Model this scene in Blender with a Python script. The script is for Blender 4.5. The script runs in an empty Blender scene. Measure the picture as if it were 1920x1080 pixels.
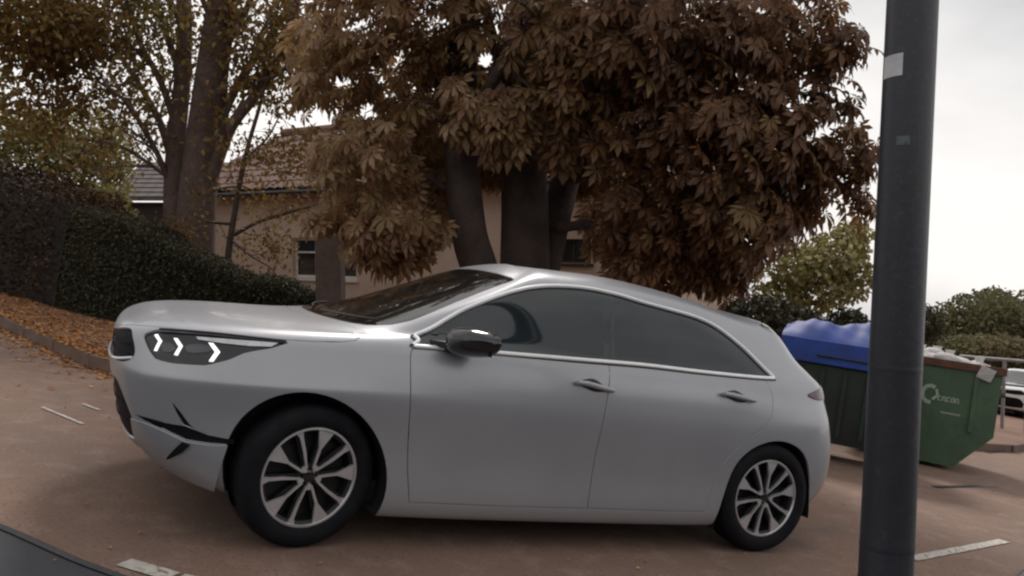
import bpy, bmesh, math, random
import numpy as np
from mathutils import Vector, Matrix
from mathutils.geometry import delaunay_2d_cdt
random.seed(7); rng = np.random.default_rng(7)
scene = bpy.context.scene
C = scene.collection

# ------------------------------------------------------------------ street frame
# everything on the road is laid out in a street frame (x along the parked car, y across, z off the road);
# the street runs downhill towards +x, so the street frame is turned by SLOPE about y into the world
SLOPE = math.atan(0.171)
RG = Matrix.Rotation(SLOPE, 4, 'Y')
PLUMB = Vector((-0.171, 0, 1)).normalized()      # world up, seen in the street frame

# ------------------------------------------------------------------ camera
CAM_POS = Vector((-0.7709, -4.4159, 1.2463)); CAM_F = 1499.4
YAW, PITCH, ROLL = -0.4292, 0.0102, -0.1543
CAM_M = (Matrix.Rotation(YAW, 3, 'Z') @ Matrix.Rotation(PITCH, 3, 'X') @ Matrix.Rotation(ROLL, 3, 'Y'))
cam_d = bpy.data.cameras.new('camera'); cam = bpy.data.objects.new('camera', cam_d); C.objects.link(cam)
cam_d.sensor_width = 36; cam_d.lens = CAM_F / 1920 * 36; cam_d.clip_start = 0.05; cam_d.clip_end = 2000
cr, cf, cu = CAM_M.col[0], CAM_M.col[1], CAM_M.col[2]
mm = Matrix(((cr[0], cu[0], -cf[0]), (cr[1], cu[1], -cf[1]), (cr[2], cu[2], -cf[2]))).to_4x4()
cam.matrix_world = RG @ Matrix.Translation(CAM_POS) @ mm
scene.camera = cam
def at(u, v, d):
    """street-frame point at depth d that the photograph shows at pixel (u, v)"""
    return CAM_POS + CAM_M @ Vector(((u - 960) / CAM_F, 1, (540 - v) / CAM_F)) * d
def ground(u, v, z=0.0):
    r = CAM_M @ Vector(((u - 960) / CAM_F, 1, (540 - v) / CAM_F))
    return CAM_POS + r * ((z - CAM_POS.z) / r.z)

# ------------------------------------------------------------------ world and sun
SUN_EL, SUN_AZ = math.radians(42), math.radians(60)     # soft sun behind the cloud, beyond the car to the right
w = bpy.data.worlds.new('World'); scene.world = w; w.use_nodes = True
nt = w.node_tree; nt.nodes.clear()
def N(t, kind, **kw):
    n = t.nodes.new(kind)
    for k, v in kw.items():
        if k in n.inputs.keys(): n.inputs[k].default_value = v
        else: setattr(n, k, v)
    return n
sky = N(nt, 'ShaderNodeTexSky', sky_type='NISHITA', sun_disc=False, sun_elevation=SUN_EL, sun_rotation=math.radians(90) - SUN_AZ)
tc = N(nt, 'ShaderNodeTexCoord'); mp = N(nt, 'ShaderNodeMapping'); mp.inputs['Scale'].default_value = (1, 1, 2.2)
nz = N(nt, 'ShaderNodeTexNoise', Scale=1.3, Detail=5.0, Roughness=0.5)
cr_ = N(nt, 'ShaderNodeValToRGB')
cr_.color_ramp.elements[0].position = 0.36; cr_.color_ramp.elements[0].color = (8.7, 8.8, 8.9, 1)
cr_.color_ramp.elements[1].position = 0.60; cr_.color_ramp.elements[1].color = (15.6, 14.9, 14.4, 1)
mx = N(nt, 'ShaderNodeMix', data_type='RGBA'); mx.inputs['Factor'].default_value = 0.93
bg = N(nt, 'ShaderNodeBackground', Strength=0.071); wo = N(nt, 'ShaderNodeOutputWorld')
L = nt.links.new
L(tc.outputs['Generated'], mp.inputs['Vector']); L(mp.outputs['Vector'], nz.inputs['Vector']); L(nz.outputs['Fac'], cr_.inputs['Fac'])
L(sky.outputs['Color'], mx.inputs[6]); L(cr_.outputs['Color'], mx.inputs[7]); L(mx.outputs[2], bg.inputs['Color']); L(bg.outputs['Background'], wo.inputs['Surface'])
sd = bpy.data.lights.new('sun', 'SUN'); sun = bpy.data.objects.new('sun', sd); C.objects.link(sun)
sd.energy = 2.1; sd.angle = math.radians(14); sd.color = (1, 0.94, 0.88)
sun.rotation_euler = Vector((math.cos(SUN_EL) * math.cos(SUN_AZ), math.cos(SUN_EL) * math.sin(SUN_AZ), math.sin(SUN_EL))).to_track_quat('Z', 'Y').to_euler()
vs = scene.view_settings; vs.view_transform = 'Standard'; vs.look = 'None'; vs.gamma = 1; vs.use_curve_mapping = False; vs.exposure = 0.0
scene.cycles.filter_width = 2.3      # the soft optics of a dashboard camera

# ------------------------------------------------------------------ materials
def mat(name, col, rough=0.6, metal=0.0, coat=0.0, ior=1.5, noise=None, bump=0.0, bscale=40.0, bdist=0.01, emit=None, spec=0.5, trans=0.0, attr=None):
    """noise = (scale, colour2, contrast lo, hi): second colour mixed in by noise in object space"""
    m = bpy.data.materials.new(name); m.use_nodes = True
    t = m.node_tree; p = t.nodes['Principled BSDF']; lk = t.links.new
    p.inputs['Base Color'].default_value = (*col, 1); p.inputs['Roughness'].default_value = rough
    p.inputs['Metallic'].default_value = metal; p.inputs['Coat Weight'].default_value = coat
    p.inputs['Coat Roughness'].default_value = 0.06
    p.inputs['IOR'].default_value = ior; p.inputs['Specular IOR Level'].default_value = spec
    co = N(t, 'ShaderNodeTexCoord')
    src = None
    if noise:
        for i, (sc, c2, lo, hi) in enumerate(noise if isinstance(noise, list) else [noise]):
            n = N(t, 'ShaderNodeTexNoise', Scale=sc, Detail=5.0, Roughness=0.6); lk(co.outputs['Object'], n.inputs['Vector'])
            r = N(t, 'ShaderNodeMapRange'); r.inputs[1].default_value = lo; r.inputs[2].default_value = hi; lk(n.outputs['Fac'], r.inputs[0])
            x = N(t, 'ShaderNodeMix', data_type='RGBA'); lk(r.outputs[0], x.inputs['Factor'])
            if src is None: x.inputs[6].default_value = (*col, 1)
            else: lk(src, x.inputs[6])
            x.inputs[7].default_value = (*c2, 1); src = x.outputs[2]
    if attr:
        a = N(t, 'ShaderNodeAttribute', attribute_name='tint'); r = N(t, 'ShaderNodeValToRGB')
        el = r.color_ramp.elements
        el[0].position = 0; el[0].color = (*attr[0], 1); el[1].position = 1; el[1].color = (*attr[-1], 1)
        for i, c in enumerate(attr[1:-1]):
            e = el.new((i + 1) / (len(attr) - 1)); e.color = (*c, 1)
        lk(a.outputs['Fac'], r.inputs['Fac']); src = r.outputs['Color']
    if src is not None: lk(src, p.inputs['Base Color'])
    if bump:
        n = N(t, 'ShaderNodeTexNoise', Scale=bscale, Detail=6.0, Roughness=0.65); lk(co.outputs['Object'], n.inputs['Vector'])
        b = N(t, 'ShaderNodeBump', Strength=bump, Distance=bdist); lk(n.outputs['Fac'], b.inputs['Height']); lk(b.outputs['Normal'], p.inputs['Normal'])
    if emit:
        p.inputs['Emission Color'].default_value = (*emit[0], 1); p.inputs['Emission Strength'].default_value = emit[1]
    if trans:
        tr = N(t, 'ShaderNodeBsdfTranslucent'); ms = N(t, 'ShaderNodeMixShader'); ms.inputs[0].default_value = trans
        if src is not None: lk(src, tr.inputs['Color'])
        else: tr.inputs['Color'].default_value = (*col, 1)
        lk(p.outputs[0], ms.inputs[1]); lk(tr.outputs[0], ms.inputs[2]); lk(ms.outputs[0], t.nodes['Material Output'].inputs['Surface'])
    return m
M = {}
M['paint'] = mat('silver_paint', (0.355, 0.36, 0.385), 0.37, 0.42, 0.35, noise=(3.0, (0.325, 0.33, 0.355), 0.35, 0.75))
M['white_paint'] = mat('white_paint', (0.75, 0.76, 0.78), 0.3, 0.0, 0.8, noise=(3.0, (0.68, 0.69, 0.7), 0.35, 0.75))
M['glass'] = mat('tinted_glass', (0.010, 0.016, 0.020), 0.04, 0, 0.15, ior=1.56, noise=(2.0, (0.020, 0.028, 0.033), 0.4, 0.8))
M['screen'] = mat('windscreen_glass', (0.012, 0.013, 0.013), 0.02, 0, 0.3, ior=1.6, noise=(3.0, (0.02, 0.02, 0.02), 0.4, 0.8))
M['trim'] = mat('black_trim', (0.012, 0.013, 0.016), 0.45, noise=(30.0, (0.02, 0.02, 0.024), 0.4, 0.7))
M['void'] = mat('recess_black', (0.006, 0.006, 0.008), 0.7, spec=0.15, noise=(30.0, (0.010, 0.010, 0.012), 0.4, 0.7))
M['gloss'] = mat('gloss_black', (0.01, 0.01, 0.012), 0.12, 0, 0.5, noise=(8.0, (0.016, 0.016, 0.018), 0.4, 0.7))
M['chrome'] = mat('chrome', (0.88, 0.89, 0.90), 0.38, 0.35, 0.5, noise=(12.0, (0.80, 0.81, 0.82), 0.4, 0.7))
M['alloy'] = mat('machined_alloy', (0.66, 0.66, 0.68), 0.34, 0.7, noise=(14.0, (0.55, 0.55, 0.57), 0.4, 0.7))
M['alloy_dark'] = mat('dark_alloy', (0.008, 0.008, 0.010), 0.5, 0.1, noise=(14.0, (0.013, 0.013, 0.015), 0.4, 0.7))
M['rubber'] = mat('tyre_rubber', (0.006, 0.006, 0.009), 0.8, spec=0.2, bump=0.3, bscale=60, noise=(9.0, (0.016, 0.015, 0.016), 0.45, 0.75))
M['lamp'] = mat('lamp_housing', (0.012, 0.012, 0.015), 0.25, 0.2, 0.3, noise=(9.0, (0.028, 0.028, 0.03), 0.45, 0.7))
M['lamp_silver'] = mat('lamp_reflector', (0.55, 0.55, 0.57), 0.25, 0.8, 0.5, noise=(22.0, (0.4, 0.4, 0.42), 0.45, 0.7))
M['reflector'] = mat('reflector_grey', (0.09, 0.09, 0.10), 0.35, 0.4, 0.2, noise=(12.0, (0.05, 0.05, 0.055), 0.4, 0.7))
M['drl'] = mat('daytime_light', (0.8, 0.8, 0.8), 0.3, emit=((0.95, 0.98, 1.0), 0.95))
M['red_lens'] = mat('red_lens', (0.07, 0.01, 0.012), 0.2, 0, 0.3, noise=(20.0, (0.03, 0.008, 0.01), 0.4, 0.7))
M['disc'] = mat('brake_disc', (0.12, 0.12, 0.12), 0.4, 0.8, noise=(14.0, (0.07, 0.065, 0.06), 0.4, 0.7))

# ------------------------------------------------------------------ object helpers
def tag(o, label=None, cat=None, group=None, kind=None):
    if label: o['label'] = label
    if cat: o['category'] = cat
    if group: o['group'] = group
    if kind: o['kind'] = kind
    return o
def link(name, me, parent=None):
    o = bpy.data.objects.new(name, me); C.objects.link(o)
    if parent is not None: o.parent = parent
    return o
def thing(name, loc=(0, 0, 0), label=None, cat=None, group=None, mat4=None):
    """Empty at the base of a thing; loc in the street frame"""
    o = bpy.data.objects.new(name, None); C.objects.link(o); o.empty_display_size = 0.2
    o.matrix_world = RG @ (mat4 if mat4 is not None else Matrix.Translation(loc))
    return tag(o, label, cat, group)
def mesh(name, V, Fc, m, parent=None, smooth=False, tint=None, frame=True):
    me = bpy.data.meshes.new(name)
    me.from_pydata([tuple(v) for v in V] if not isinstance(V, np.ndarray) else V.tolist(), [], Fc if not isinstance(Fc, np.ndarray) else Fc.tolist())
    me.materials.append(m)
    if tint is not None:
        a = me.attributes.new('tint', 'FLOAT', 'FACE'); a.data.foreach_set('value', np.asarray(tint, dtype=np.float32))
    if smooth: me.polygons.foreach_set('use_smooth', [True] * len(me.polygons))
    me.update()
    o = link(name, me, parent)
    if parent is None and frame: o.matrix_world = RG
    return o
class MB:
    """collects shapes into one mesh"""
    def __init__(s): s.v = []; s.f = []
    def add(s, V, Fc):
        b = len(s.v); s.v += [Vector(v) for v in V]; s.f += [tuple(i + b for i in f) for f in Fc]; return s
    def box(s, c, d, rot=None, bev=0.0):
        hx, hy, hz = d[0] / 2, d[1] / 2, d[2] / 2
        R = rot if rot is not None else Matrix.Identity(3)
        c = Vector(c)
        if bev <= 0:
            V = [c + R @ Vector((x * hx, y * hy, z * hz)) for z in (-1, 1) for y in (-1, 1) for x in (-1, 1)]
            return s.add(V, [(0, 2, 3, 1), (4, 5, 7, 6), (0, 1, 5, 4), (2, 6, 7, 3), (0, 4, 6, 2), (1, 3, 7, 5)])
        bm = bmesh.new(); bmesh.ops.create_cube(bm, size=1)
        for v in bm.verts: v.co = Vector((v.co.x * d[0], v.co.y * d[1], v.co.z * d[2]))
        bmesh.ops.bevel(bm, geom=list(bm.edges), offset=bev, segments=2, affect='EDGES', profile=0.6)
        bm.verts.index_update(); V = [c + R @ v.co for v in bm.verts]; Fc = [[v.index for v in f.verts] for f in bm.faces]; bm.free()
        return s.add(V, Fc)
    def tube(s, pts, rad, n=10, cap=True):
        pts = [Vector(p) for p in pts]; rad = rad if hasattr(rad, '__len__') else [rad] * len(pts)
        V = []; Fc = []; ref = None
        for i, p in enumerate(pts):
            t = (pts[min(i + 1, len(pts) - 1)] - pts[max(i - 1, 0)]).normalized()
            if ref is None: ref = t.orthogonal().normalized()
            ref = (ref - t * ref.dot(t)).normalized(); b = t.cross(ref)
            for k in range(n):
                a = 2 * math.pi * k / n; V.append(p + (ref * math.cos(a) + b * math.sin(a)) * rad[i])
        for i in range(len(pts) - 1):
            for k in range(n):
                Fc.append((i * n + k, i * n + (k + 1) % n, (i + 1) * n + (k + 1) % n, (i + 1) * n + k))
        if cap: Fc.append(tuple(range(n))[::-1]); Fc.append(tuple((len(pts) - 1) * n + k for k in range(n)))
        return s.add(V, Fc)
    def lathe(s, prof, n=48, axis='Y', org=(0, 0, 0), closed=False):
        """prof = [(radius, along)], turned about the axis"""
        o = Vector(org); V = []; Fc = []
        for (r, h) in prof:
            for k in range(n):
                a = 2 * math.pi * k / n; c_, s_ = r * math.cos(a), r * math.sin(a)
                V.append(o + (Vector((c_, h, s_)) if axis == 'Y' else Vector((c_, s_, h))))
        m = len(prof)
        for i in range(m if closed else m - 1):
            j = (i + 1) % m
            for k in range(n): Fc.append((i * n + k, j * n + k, j * n + (k + 1) % n, i * n + (k + 1) % n))
        return s.add(V, Fc)
    def prism(s, poly, ext, fn=None):
        """poly 3D points, extruded by vector ext"""
        n = len(poly); e = Vector(ext); P = [Vector(p) for p in poly]
        return s.add(P + [p + e for p in P], [tuple(range(n))[::-1], tuple(range(n, 2 * n))] + [(i, (i + 1) % n, n + (i + 1) % n, n + i) for i in range(n)])
    def build(s, name, m, parent=None, smooth=False, sharp=35, frame=True):
        me = bpy.data.meshes.new(name); me.from_pydata([tuple(v) for v in s.v], [], s.f); me.materials.append(m)
        bm = bmesh.new(); bm.from_mesh(me); bmesh.ops.recalc_face_normals(bm, faces=bm.faces); bm.to_mesh(me); bm.free()
        if smooth:
            me.polygons.foreach_set('use_smooth', [True] * len(me.polygons)); me.set_sharp_from_angle(angle=math.radians(sharp))
        me.update(); o = link(name, me, parent)
        if parent is None and frame: o.matrix_world = RG
        return o
# ------------------------------------------------------------------ the hatchback: one smooth body surface (x, half width, z) and panels cut from it
ROWS = []
def row(*p): ROWS.append(p)
#     0 nose centre      1                 2                  3                  4                  5                6                7               8              9              10             11             12                 13                14                 15 tail centre
row((-0.61,0,0.32),(-0.6,0.35,0.315),(-0.53,0.6,0.32),(-0.405,0.72,0.288),(-0.33,0.76,0.208),(-0.1,0.78,0.16),(0.35,0.8,0.155),(0.85,0.8,0.15),(1.4,0.8,0.15),(1.95,0.8,0.15),(2.5,0.8,0.155),(2.83,0.78,0.19),(3,0.72,0.26),(3.15,0.56,0.28),(3.2,0.34,0.28),(3.21,0,0.28))
row((-0.705,0,0.3),(-0.69,0.38,0.3),(-0.645,0.62,0.31),(-0.4995,0.765,0.284),(-0.347,0.85,0.214),(-0.1,0.87,0.15),(0.35,0.875,0.13),(0.85,0.875,0.125),(1.4,0.875,0.125),(1.95,0.875,0.125),(2.5,0.875,0.13),(2.88,0.865,0.19),(3.11,0.79,0.28),(3.25,0.62,0.3),(3.3,0.34,0.3),(3.31,0,0.3))
row((-0.78,0,0.36),(-0.77,0.39,0.36),(-0.71,0.66,0.375),(-0.565,0.81,0.351),(-0.37,0.89,0.286),(-0.1,0.9,0.25),(0.35,0.9,0.22),(0.85,0.9,0.215),(1.4,0.9,0.215),(1.95,0.9,0.215),(2.5,0.9,0.22),(2.9,0.895,0.26),(3.16,0.83,0.36),(3.32,0.65,0.39),(3.36,0.35,0.39),(3.37,0,0.39))
row((-0.815,0,0.44),(-0.805,0.4,0.445),(-0.745,0.68,0.45),(-0.598,0.83,0.451),(-0.384,0.9,0.426),(-0.1,0.905,0.39),(0.35,0.885,0.37),(0.85,0.88,0.365),(1.4,0.88,0.365),(1.95,0.88,0.365),(2.5,0.885,0.37),(2.903,0.905,0.41),(3.16,0.862,0.47),(3.33,0.66,0.5),(3.37,0.35,0.5),(3.38,0,0.5))
row((-0.84,0,0.55),(-0.83,0.41,0.55),(-0.78,0.684,0.555),(-0.636,0.839,0.56),(-0.402,0.889,0.56),(-0.1,0.889,0.56),(0.35,0.885,0.55),(0.85,0.885,0.54),(1.4,0.885,0.54),(1.95,0.885,0.545),(2.5,0.895,0.55),(2.899,0.91,0.56),(3.155,0.867,0.6),(3.315,0.66,0.62),(3.355,0.35,0.62),(3.365,0,0.62))
row((-0.865,0,0.66),(-0.855,0.39,0.66),(-0.81,0.685,0.674),(-0.664,0.86,0.682),(-0.408,0.915,0.692),(-0.1,0.918,0.702),(0.35,0.898,0.7),(0.85,0.893,0.68),(1.4,0.893,0.68),(1.95,0.893,0.69),(2.5,0.898,0.7),(2.897,0.905,0.71),(3.13,0.857,0.74),(3.27,0.65,0.76),(3.31,0.35,0.76),(3.32,0,0.76))
row((-0.87,0,0.7),(-0.86,0.39,0.7),(-0.815,0.678,0.699),(-0.668,0.853,0.706),(-0.409,0.908,0.714),(-0.1,0.906,0.724),(0.35,0.888,0.745),(0.85,0.888,0.745),(1.4,0.888,0.75),(1.95,0.888,0.76),(2.5,0.888,0.77),(2.899,0.895,0.78),(3.115,0.847,0.81),(3.245,0.64,0.83),(3.305,0.35,0.84),(3.305,0,0.84))
row((-0.87,0,0.77),(-0.86,0.385,0.775),(-0.81,0.644,0.785),(-0.673,0.794,0.79),(-0.411,0.854,0.8),(-0.1,0.868,0.81),(0.35,0.874,0.82),(0.85,0.874,0.83),(1.4,0.879,0.84),(1.95,0.879,0.85),(2.5,0.879,0.86),(2.887,0.865,0.87),(3.085,0.812,0.89),(3.215,0.63,0.92),(3.275,0.35,0.93),(3.285,0,0.93))
row((-0.865,0,0.82),(-0.873,0.37,0.835),(-0.813,0.61,0.86),(-0.6828,0.75,0.876),(-0.414,0.82,0.885),(-0.1,0.844,0.895),(0.35,0.849,0.905),(0.85,0.849,0.915),(1.4,0.854,0.92),(1.95,0.854,0.93),(2.5,0.849,0.94),(2.87,0.825,0.95),(3.1,0.765,0.97),(3.25,0.615,0.985),(3.32,0.35,0.99),(3.34,0,0.99))
row((-0.8,0,0.915),(-0.778,0.35,0.915),(-0.728,0.55,0.915),(-0.6128,0.69,0.915),(-0.36,0.765,0.925),(-0.02,0.79,0.94),(0.4,0.81,0.955),(0.9,0.815,0.965),(1.4,0.815,0.975),(1.95,0.815,0.985),(2.45,0.805,0.995),(2.806,0.78,1.01),(3.03,0.71,1.03),(3.18,0.57,1.04),(3.24,0.33,1.04),(3.26,0,1.04))
row((-0.42,0,0.965),(-0.42,0.33,0.965),(-0.38,0.53,0.955),(-0.28,0.655,0.945),(-0.06,0.725,0.95),(0.2,0.755,0.965),(0.52,0.775,0.985),(0.96,0.785,1),(1.4,0.79,1.01),(1.93,0.79,1.02),(2.4,0.78,1.03),(2.76,0.75,1.04),(3.02,0.67,1.06),(3.16,0.54,1.07),(3.22,0.32,1.07),(3.24,0,1.08))
row((0.08,0,0.98),(0.085,0.34,0.975),(0.13,0.56,0.97),(0.22,0.67,0.965),(0.36,0.725,0.975),(0.52,0.745,0.995),(0.74,0.755,1.03),(1.06,0.76,1.06),(1.43,0.765,1.08),(1.92,0.765,1.09),(2.35,0.75,1.09),(2.69,0.715,1.1),(2.95,0.63,1.11),(3.09,0.51,1.12),(3.14,0.3,1.13),(3.16,0,1.14))
row((0.44,0,1.12),(0.445,0.34,1.12),(0.49,0.54,1.11),(0.555,0.64,1.11),(0.65,0.68,1.14),(0.8,0.695,1.16),(1,0.7,1.18),(1.22,0.705,1.19),(1.5,0.71,1.2),(1.91,0.71,1.21),(2.27,0.695,1.2),(2.57,0.655,1.2),(2.88,0.57,1.2),(3.03,0.46,1.23),(3.09,0.28,1.24),(3.11,0,1.24))
row((0.78,0,1.28),(0.785,0.32,1.28),(0.825,0.49,1.27),(0.88,0.57,1.26),(0.96,0.61,1.29),(1.05,0.625,1.3),(1.18,0.635,1.31),(1.35,0.64,1.32),(1.58,0.645,1.33),(1.9,0.64,1.32),(2.2,0.62,1.31),(2.47,0.58,1.3),(2.77,0.52,1.29),(2.93,0.43,1.32),(3,0.26,1.33),(3.02,0,1.34))
row((0.97,0,1.38),(0.975,0.28,1.37),(1,0.43,1.36),(1.04,0.505,1.35),(1.1,0.545,1.38),(1.17,0.565,1.39),(1.28,0.575,1.39),(1.42,0.58,1.4),(1.62,0.58,1.4),(1.89,0.57,1.39),(2.15,0.55,1.38),(2.4,0.51,1.35),(2.65,0.46,1.32),(2.87,0.38,1.33),(2.98,0.24,1.34),(3.01,0,1.35))
row((1.12,0,1.42),(1.12,0.2,1.42),(1.14,0.31,1.41),(1.17,0.37,1.41),(1.22,0.4,1.42),(1.28,0.415,1.42),(1.36,0.42,1.42),(1.49,0.42,1.43),(1.66,0.42,1.44),(1.88,0.41,1.43),(2.1,0.39,1.42),(2.32,0.36,1.39),(2.52,0.33,1.36),(2.68,0.28,1.36),(2.76,0.18,1.36),(2.78,0,1.37))
row((1.22,0,1.44),(1.22,0,1.44),(1.24,0,1.44),(1.26,0,1.44),(1.3,0,1.44),(1.35,0,1.44),(1.42,0,1.45),(1.53,0,1.45),(1.68,0,1.46),(1.87,0,1.46),(2.06,0,1.44),(2.26,0,1.42),(2.44,0,1.4),(2.58,0,1.39),(2.66,0,1.39),(2.7,0,1.38))
BP = np.array(ROWS, float); KN, SN = BP.shape[:2]
_flip = np.array([1, -1, 1.0])
BX = np.concatenate([2 * BP[:1] - BP[1:2], BP, BP[-2:-1] * _flip, BP[-2:-1] * _flip], 0)
BX = np.concatenate([BX[:, 1:2] * _flip, BX, BX[:, -2:-1] * _flip, BX[:, -2:-1] * _flip], 1)
def _bas(t): return np.stack([(1 - t) ** 3, 3 * t ** 3 - 6 * t ** 2 + 4, -3 * t ** 3 + 3 * t ** 2 + 3 * t + 1, t ** 3], -1) / 6
def _dbas(t): return np.stack([-(1 - t) ** 2, 3 * t ** 2 - 4 * t, -3 * t ** 2 + 2 * t + 1, t ** 2], -1) / 2
def surf(s, k, der=False):
    s = np.clip(np.asarray(s, float), 0, SN - 1); k = np.clip(np.asarray(k, float), 0, KN - 1)
    i = np.minimum(s.astype(int), SN - 2); j = np.minimum(k.astype(int), KN - 2); u = s - i; v = k - j
    G = BX[(j[..., None] + np.arange(4))[..., :, None], (i[..., None] + np.arange(4))[..., None, :]]
    p = np.einsum('...a,...b,...abc->...c', _bas(v), _bas(u), G)
    if not der: return p
    return p, np.einsum('...a,...b,...abc->...c', _bas(v), _dbas(u), G), np.einsum('...a,...b,...abc->...c', _dbas(v), _bas(u), G)
def surf_n(s, k):
    p, ds, dk = surf(s, k, True); n = np.cross(ds, dk); ln = np.linalg.norm(n, axis=-1, keepdims=True)
    n = np.where(ln > 1e-7, n / np.maximum(ln, 1e-9), np.array([0, 0, 1.0]))
    return p, n
_gs, _gk = np.meshgrid(np.linspace(0, SN - 1, (SN - 1) * 8 + 1), np.linspace(0, KN - 1, (KN - 1) * 8 + 1))
_gp, _gn = surf_n(_gs, _gk)
if _gn[40, 60, 1] < 0: NSIGN = -1.0
else: NSIGN = 1.0
_gn = _gn * NSIGN
def inv(pts, a, b, facing):
    """surface parameters of points given by two coordinates (a, b are axis indices), on the side whose normal has a part along `facing`"""
    ok = (_gn @ np.array(facing, float)) > 0.15
    out = []
    for q in pts:
        d = np.where(ok, (_gp[..., a] - q[0]) ** 2 + (_gp[..., b] - q[1]) ** 2, 1e9)
        j = np.unravel_index(np.argmin(d), d.shape); s, k = _gs[j], _gk[j]
        for _ in range(12):
            p, ds, dk = surf(s, k, True)
            A = np.array([[ds[a], dk[a]], [ds[b], dk[b]]]); r = np.array([q[0] - p[a], q[1] - p[b]])
            try: st = np.linalg.solve(A, r)
            except Exception: break
            st = np.clip(st, -.4, .4); s = float(np.clip(s + st[0], 0, SN - 1)); k = float(np.clip(k + st[1], 0, KN - 1))
        out.append((s, k))
    return out
def inv_side(pts): return inv(pts, 0, 2, (0, 1, 0))
def dense(poly, step=0.12, closed=True):
    out = []
    n = len(poly)
    for i in range(n if closed else n - 1):
        a, b = np.array(poly[i]), np.array(poly[(i + 1) % n]); m = max(1, int(np.ceil(np.linalg.norm(b - a) / step)))
        out += [tuple(a + (b - a) * t / m) for t in range(m)]
    if not closed: out.append(tuple(poly[-1]))
    return out
def rounded(poly, rad, n=4):
    """rounds the corners of a closed 2D polygon"""
    out = []; m = len(poly)
    for i in range(m):
        p0, p, p1 = (np.array(poly[j % m], float) for j in (i - 1, i, i + 1))
        a = p0 - p; b = p1 - p; la, lb = np.linalg.norm(a), np.linalg.norm(b)
        r = min(rad, la * .4, lb * .4); a = p + a / la * r; b = p + b / lb * r
        for t in np.linspace(0, 1, n): out.append(tuple((1 - t) ** 2 * a + 2 * t * (1 - t) * p + t * t * b))
    return out
def crom(pts, n=6, closed=False):
    P_ = [np.array(p, float) for p in pts]; m = len(P_); out = []
    for i in range(m if closed else m - 1):
        g = lambda j: P_[j % m] if closed else P_[min(max(j, 0), m - 1)]
        p0, p1, p2, p3 = g(i - 1), g(i), g(i + 1), g(i + 2)
        for t in np.arange(n) / n: out.append(tuple(.5 * ((2 * p1) + (-p0 + p2) * t + (2 * p0 - 5 * p1 + 4 * p2 - p3) * t * t + (-p0 + 3 * p1 - 3 * p2 + p3) * t ** 3)))
    if not closed: out.append(tuple(P_[-1]))
    return out
def pip(x, y, poly):
    c = np.zeros(len(x), bool); P_ = np.array(poly); n = len(P_); j = n - 1
    for i in range(n):
        xi, yi, xj, yj = *P_[i], *P_[j]
        if yi != yj:
            m = ((yi > y) != (yj > y)) & (x < (xj - xi) * (y - yi) / (yj - yi) + xi); c ^= m
        j = i
    return c
STEP = 1 / 6
def patch(poly, holes=(), step=STEP):
    """triangulated part of the parameter plane; returns param verts and triangles"""
    rings = [poly] + list(holes); V = []; E_ = []
    for r in rings:
        b = len(V); n = len(r); V += [Vector((p[0] * 1.0, p[1] * 1.0)) for p in r]; E_ += [(b + i, b + (i + 1) % n) for i in range(n)]
    a = np.array(poly); g0, g1 = a.min(0), a.max(0)
    gs, gk = np.meshgrid(np.arange(math.floor(g0[0] / step), math.ceil(g1[0] / step) + 1) * step, np.arange(math.floor(g0[1] / step), math.ceil(g1[1] / step) + 1) * step)
    gs, gk = gs.ravel() + .0007, gk.ravel() + .0005
    keep = pip(gs, gk, poly)
    for h in holes: keep &= ~pip(gs, gk, h)
    bp = np.array([tuple(v) for v in V]); gs, gk = gs[keep], gk[keep]
    if len(gs):
        d = np.full(len(gs), 9.0)
        for q in bp: d = np.minimum(d, np.hypot(gs - q[0], gk - q[1]))
        kk = d > step * .35; gs, gk = gs[kk], gk[kk]
    V += [Vector((x, y)) for x, y in zip(gs, gk)]
    v2, e2, f2, *_ = delaunay_2d_cdt(V, E_, [], 0, 1e-6)
    P2 = np.array([tuple(v) for v in v2]); T = np.array([f for f in f2 if len(f) == 3]); ce = P2[T].mean(1)
    k = pip(ce[:, 0], ce[:, 1], poly)
    for h in holes: k &= ~pip(ce[:, 0], ce[:, 1], h)
    ar = np.abs(np.cross(P2[T[:, 1]] - P2[T[:, 0]], P2[T[:, 2]] - P2[T[:, 0]])); k &= ar > 1e-7
    T = T[k]; used = np.unique(T); re = -np.ones(len(P2), int); re[used] = np.arange(len(used))
    return P2[used], re[T]
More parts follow.
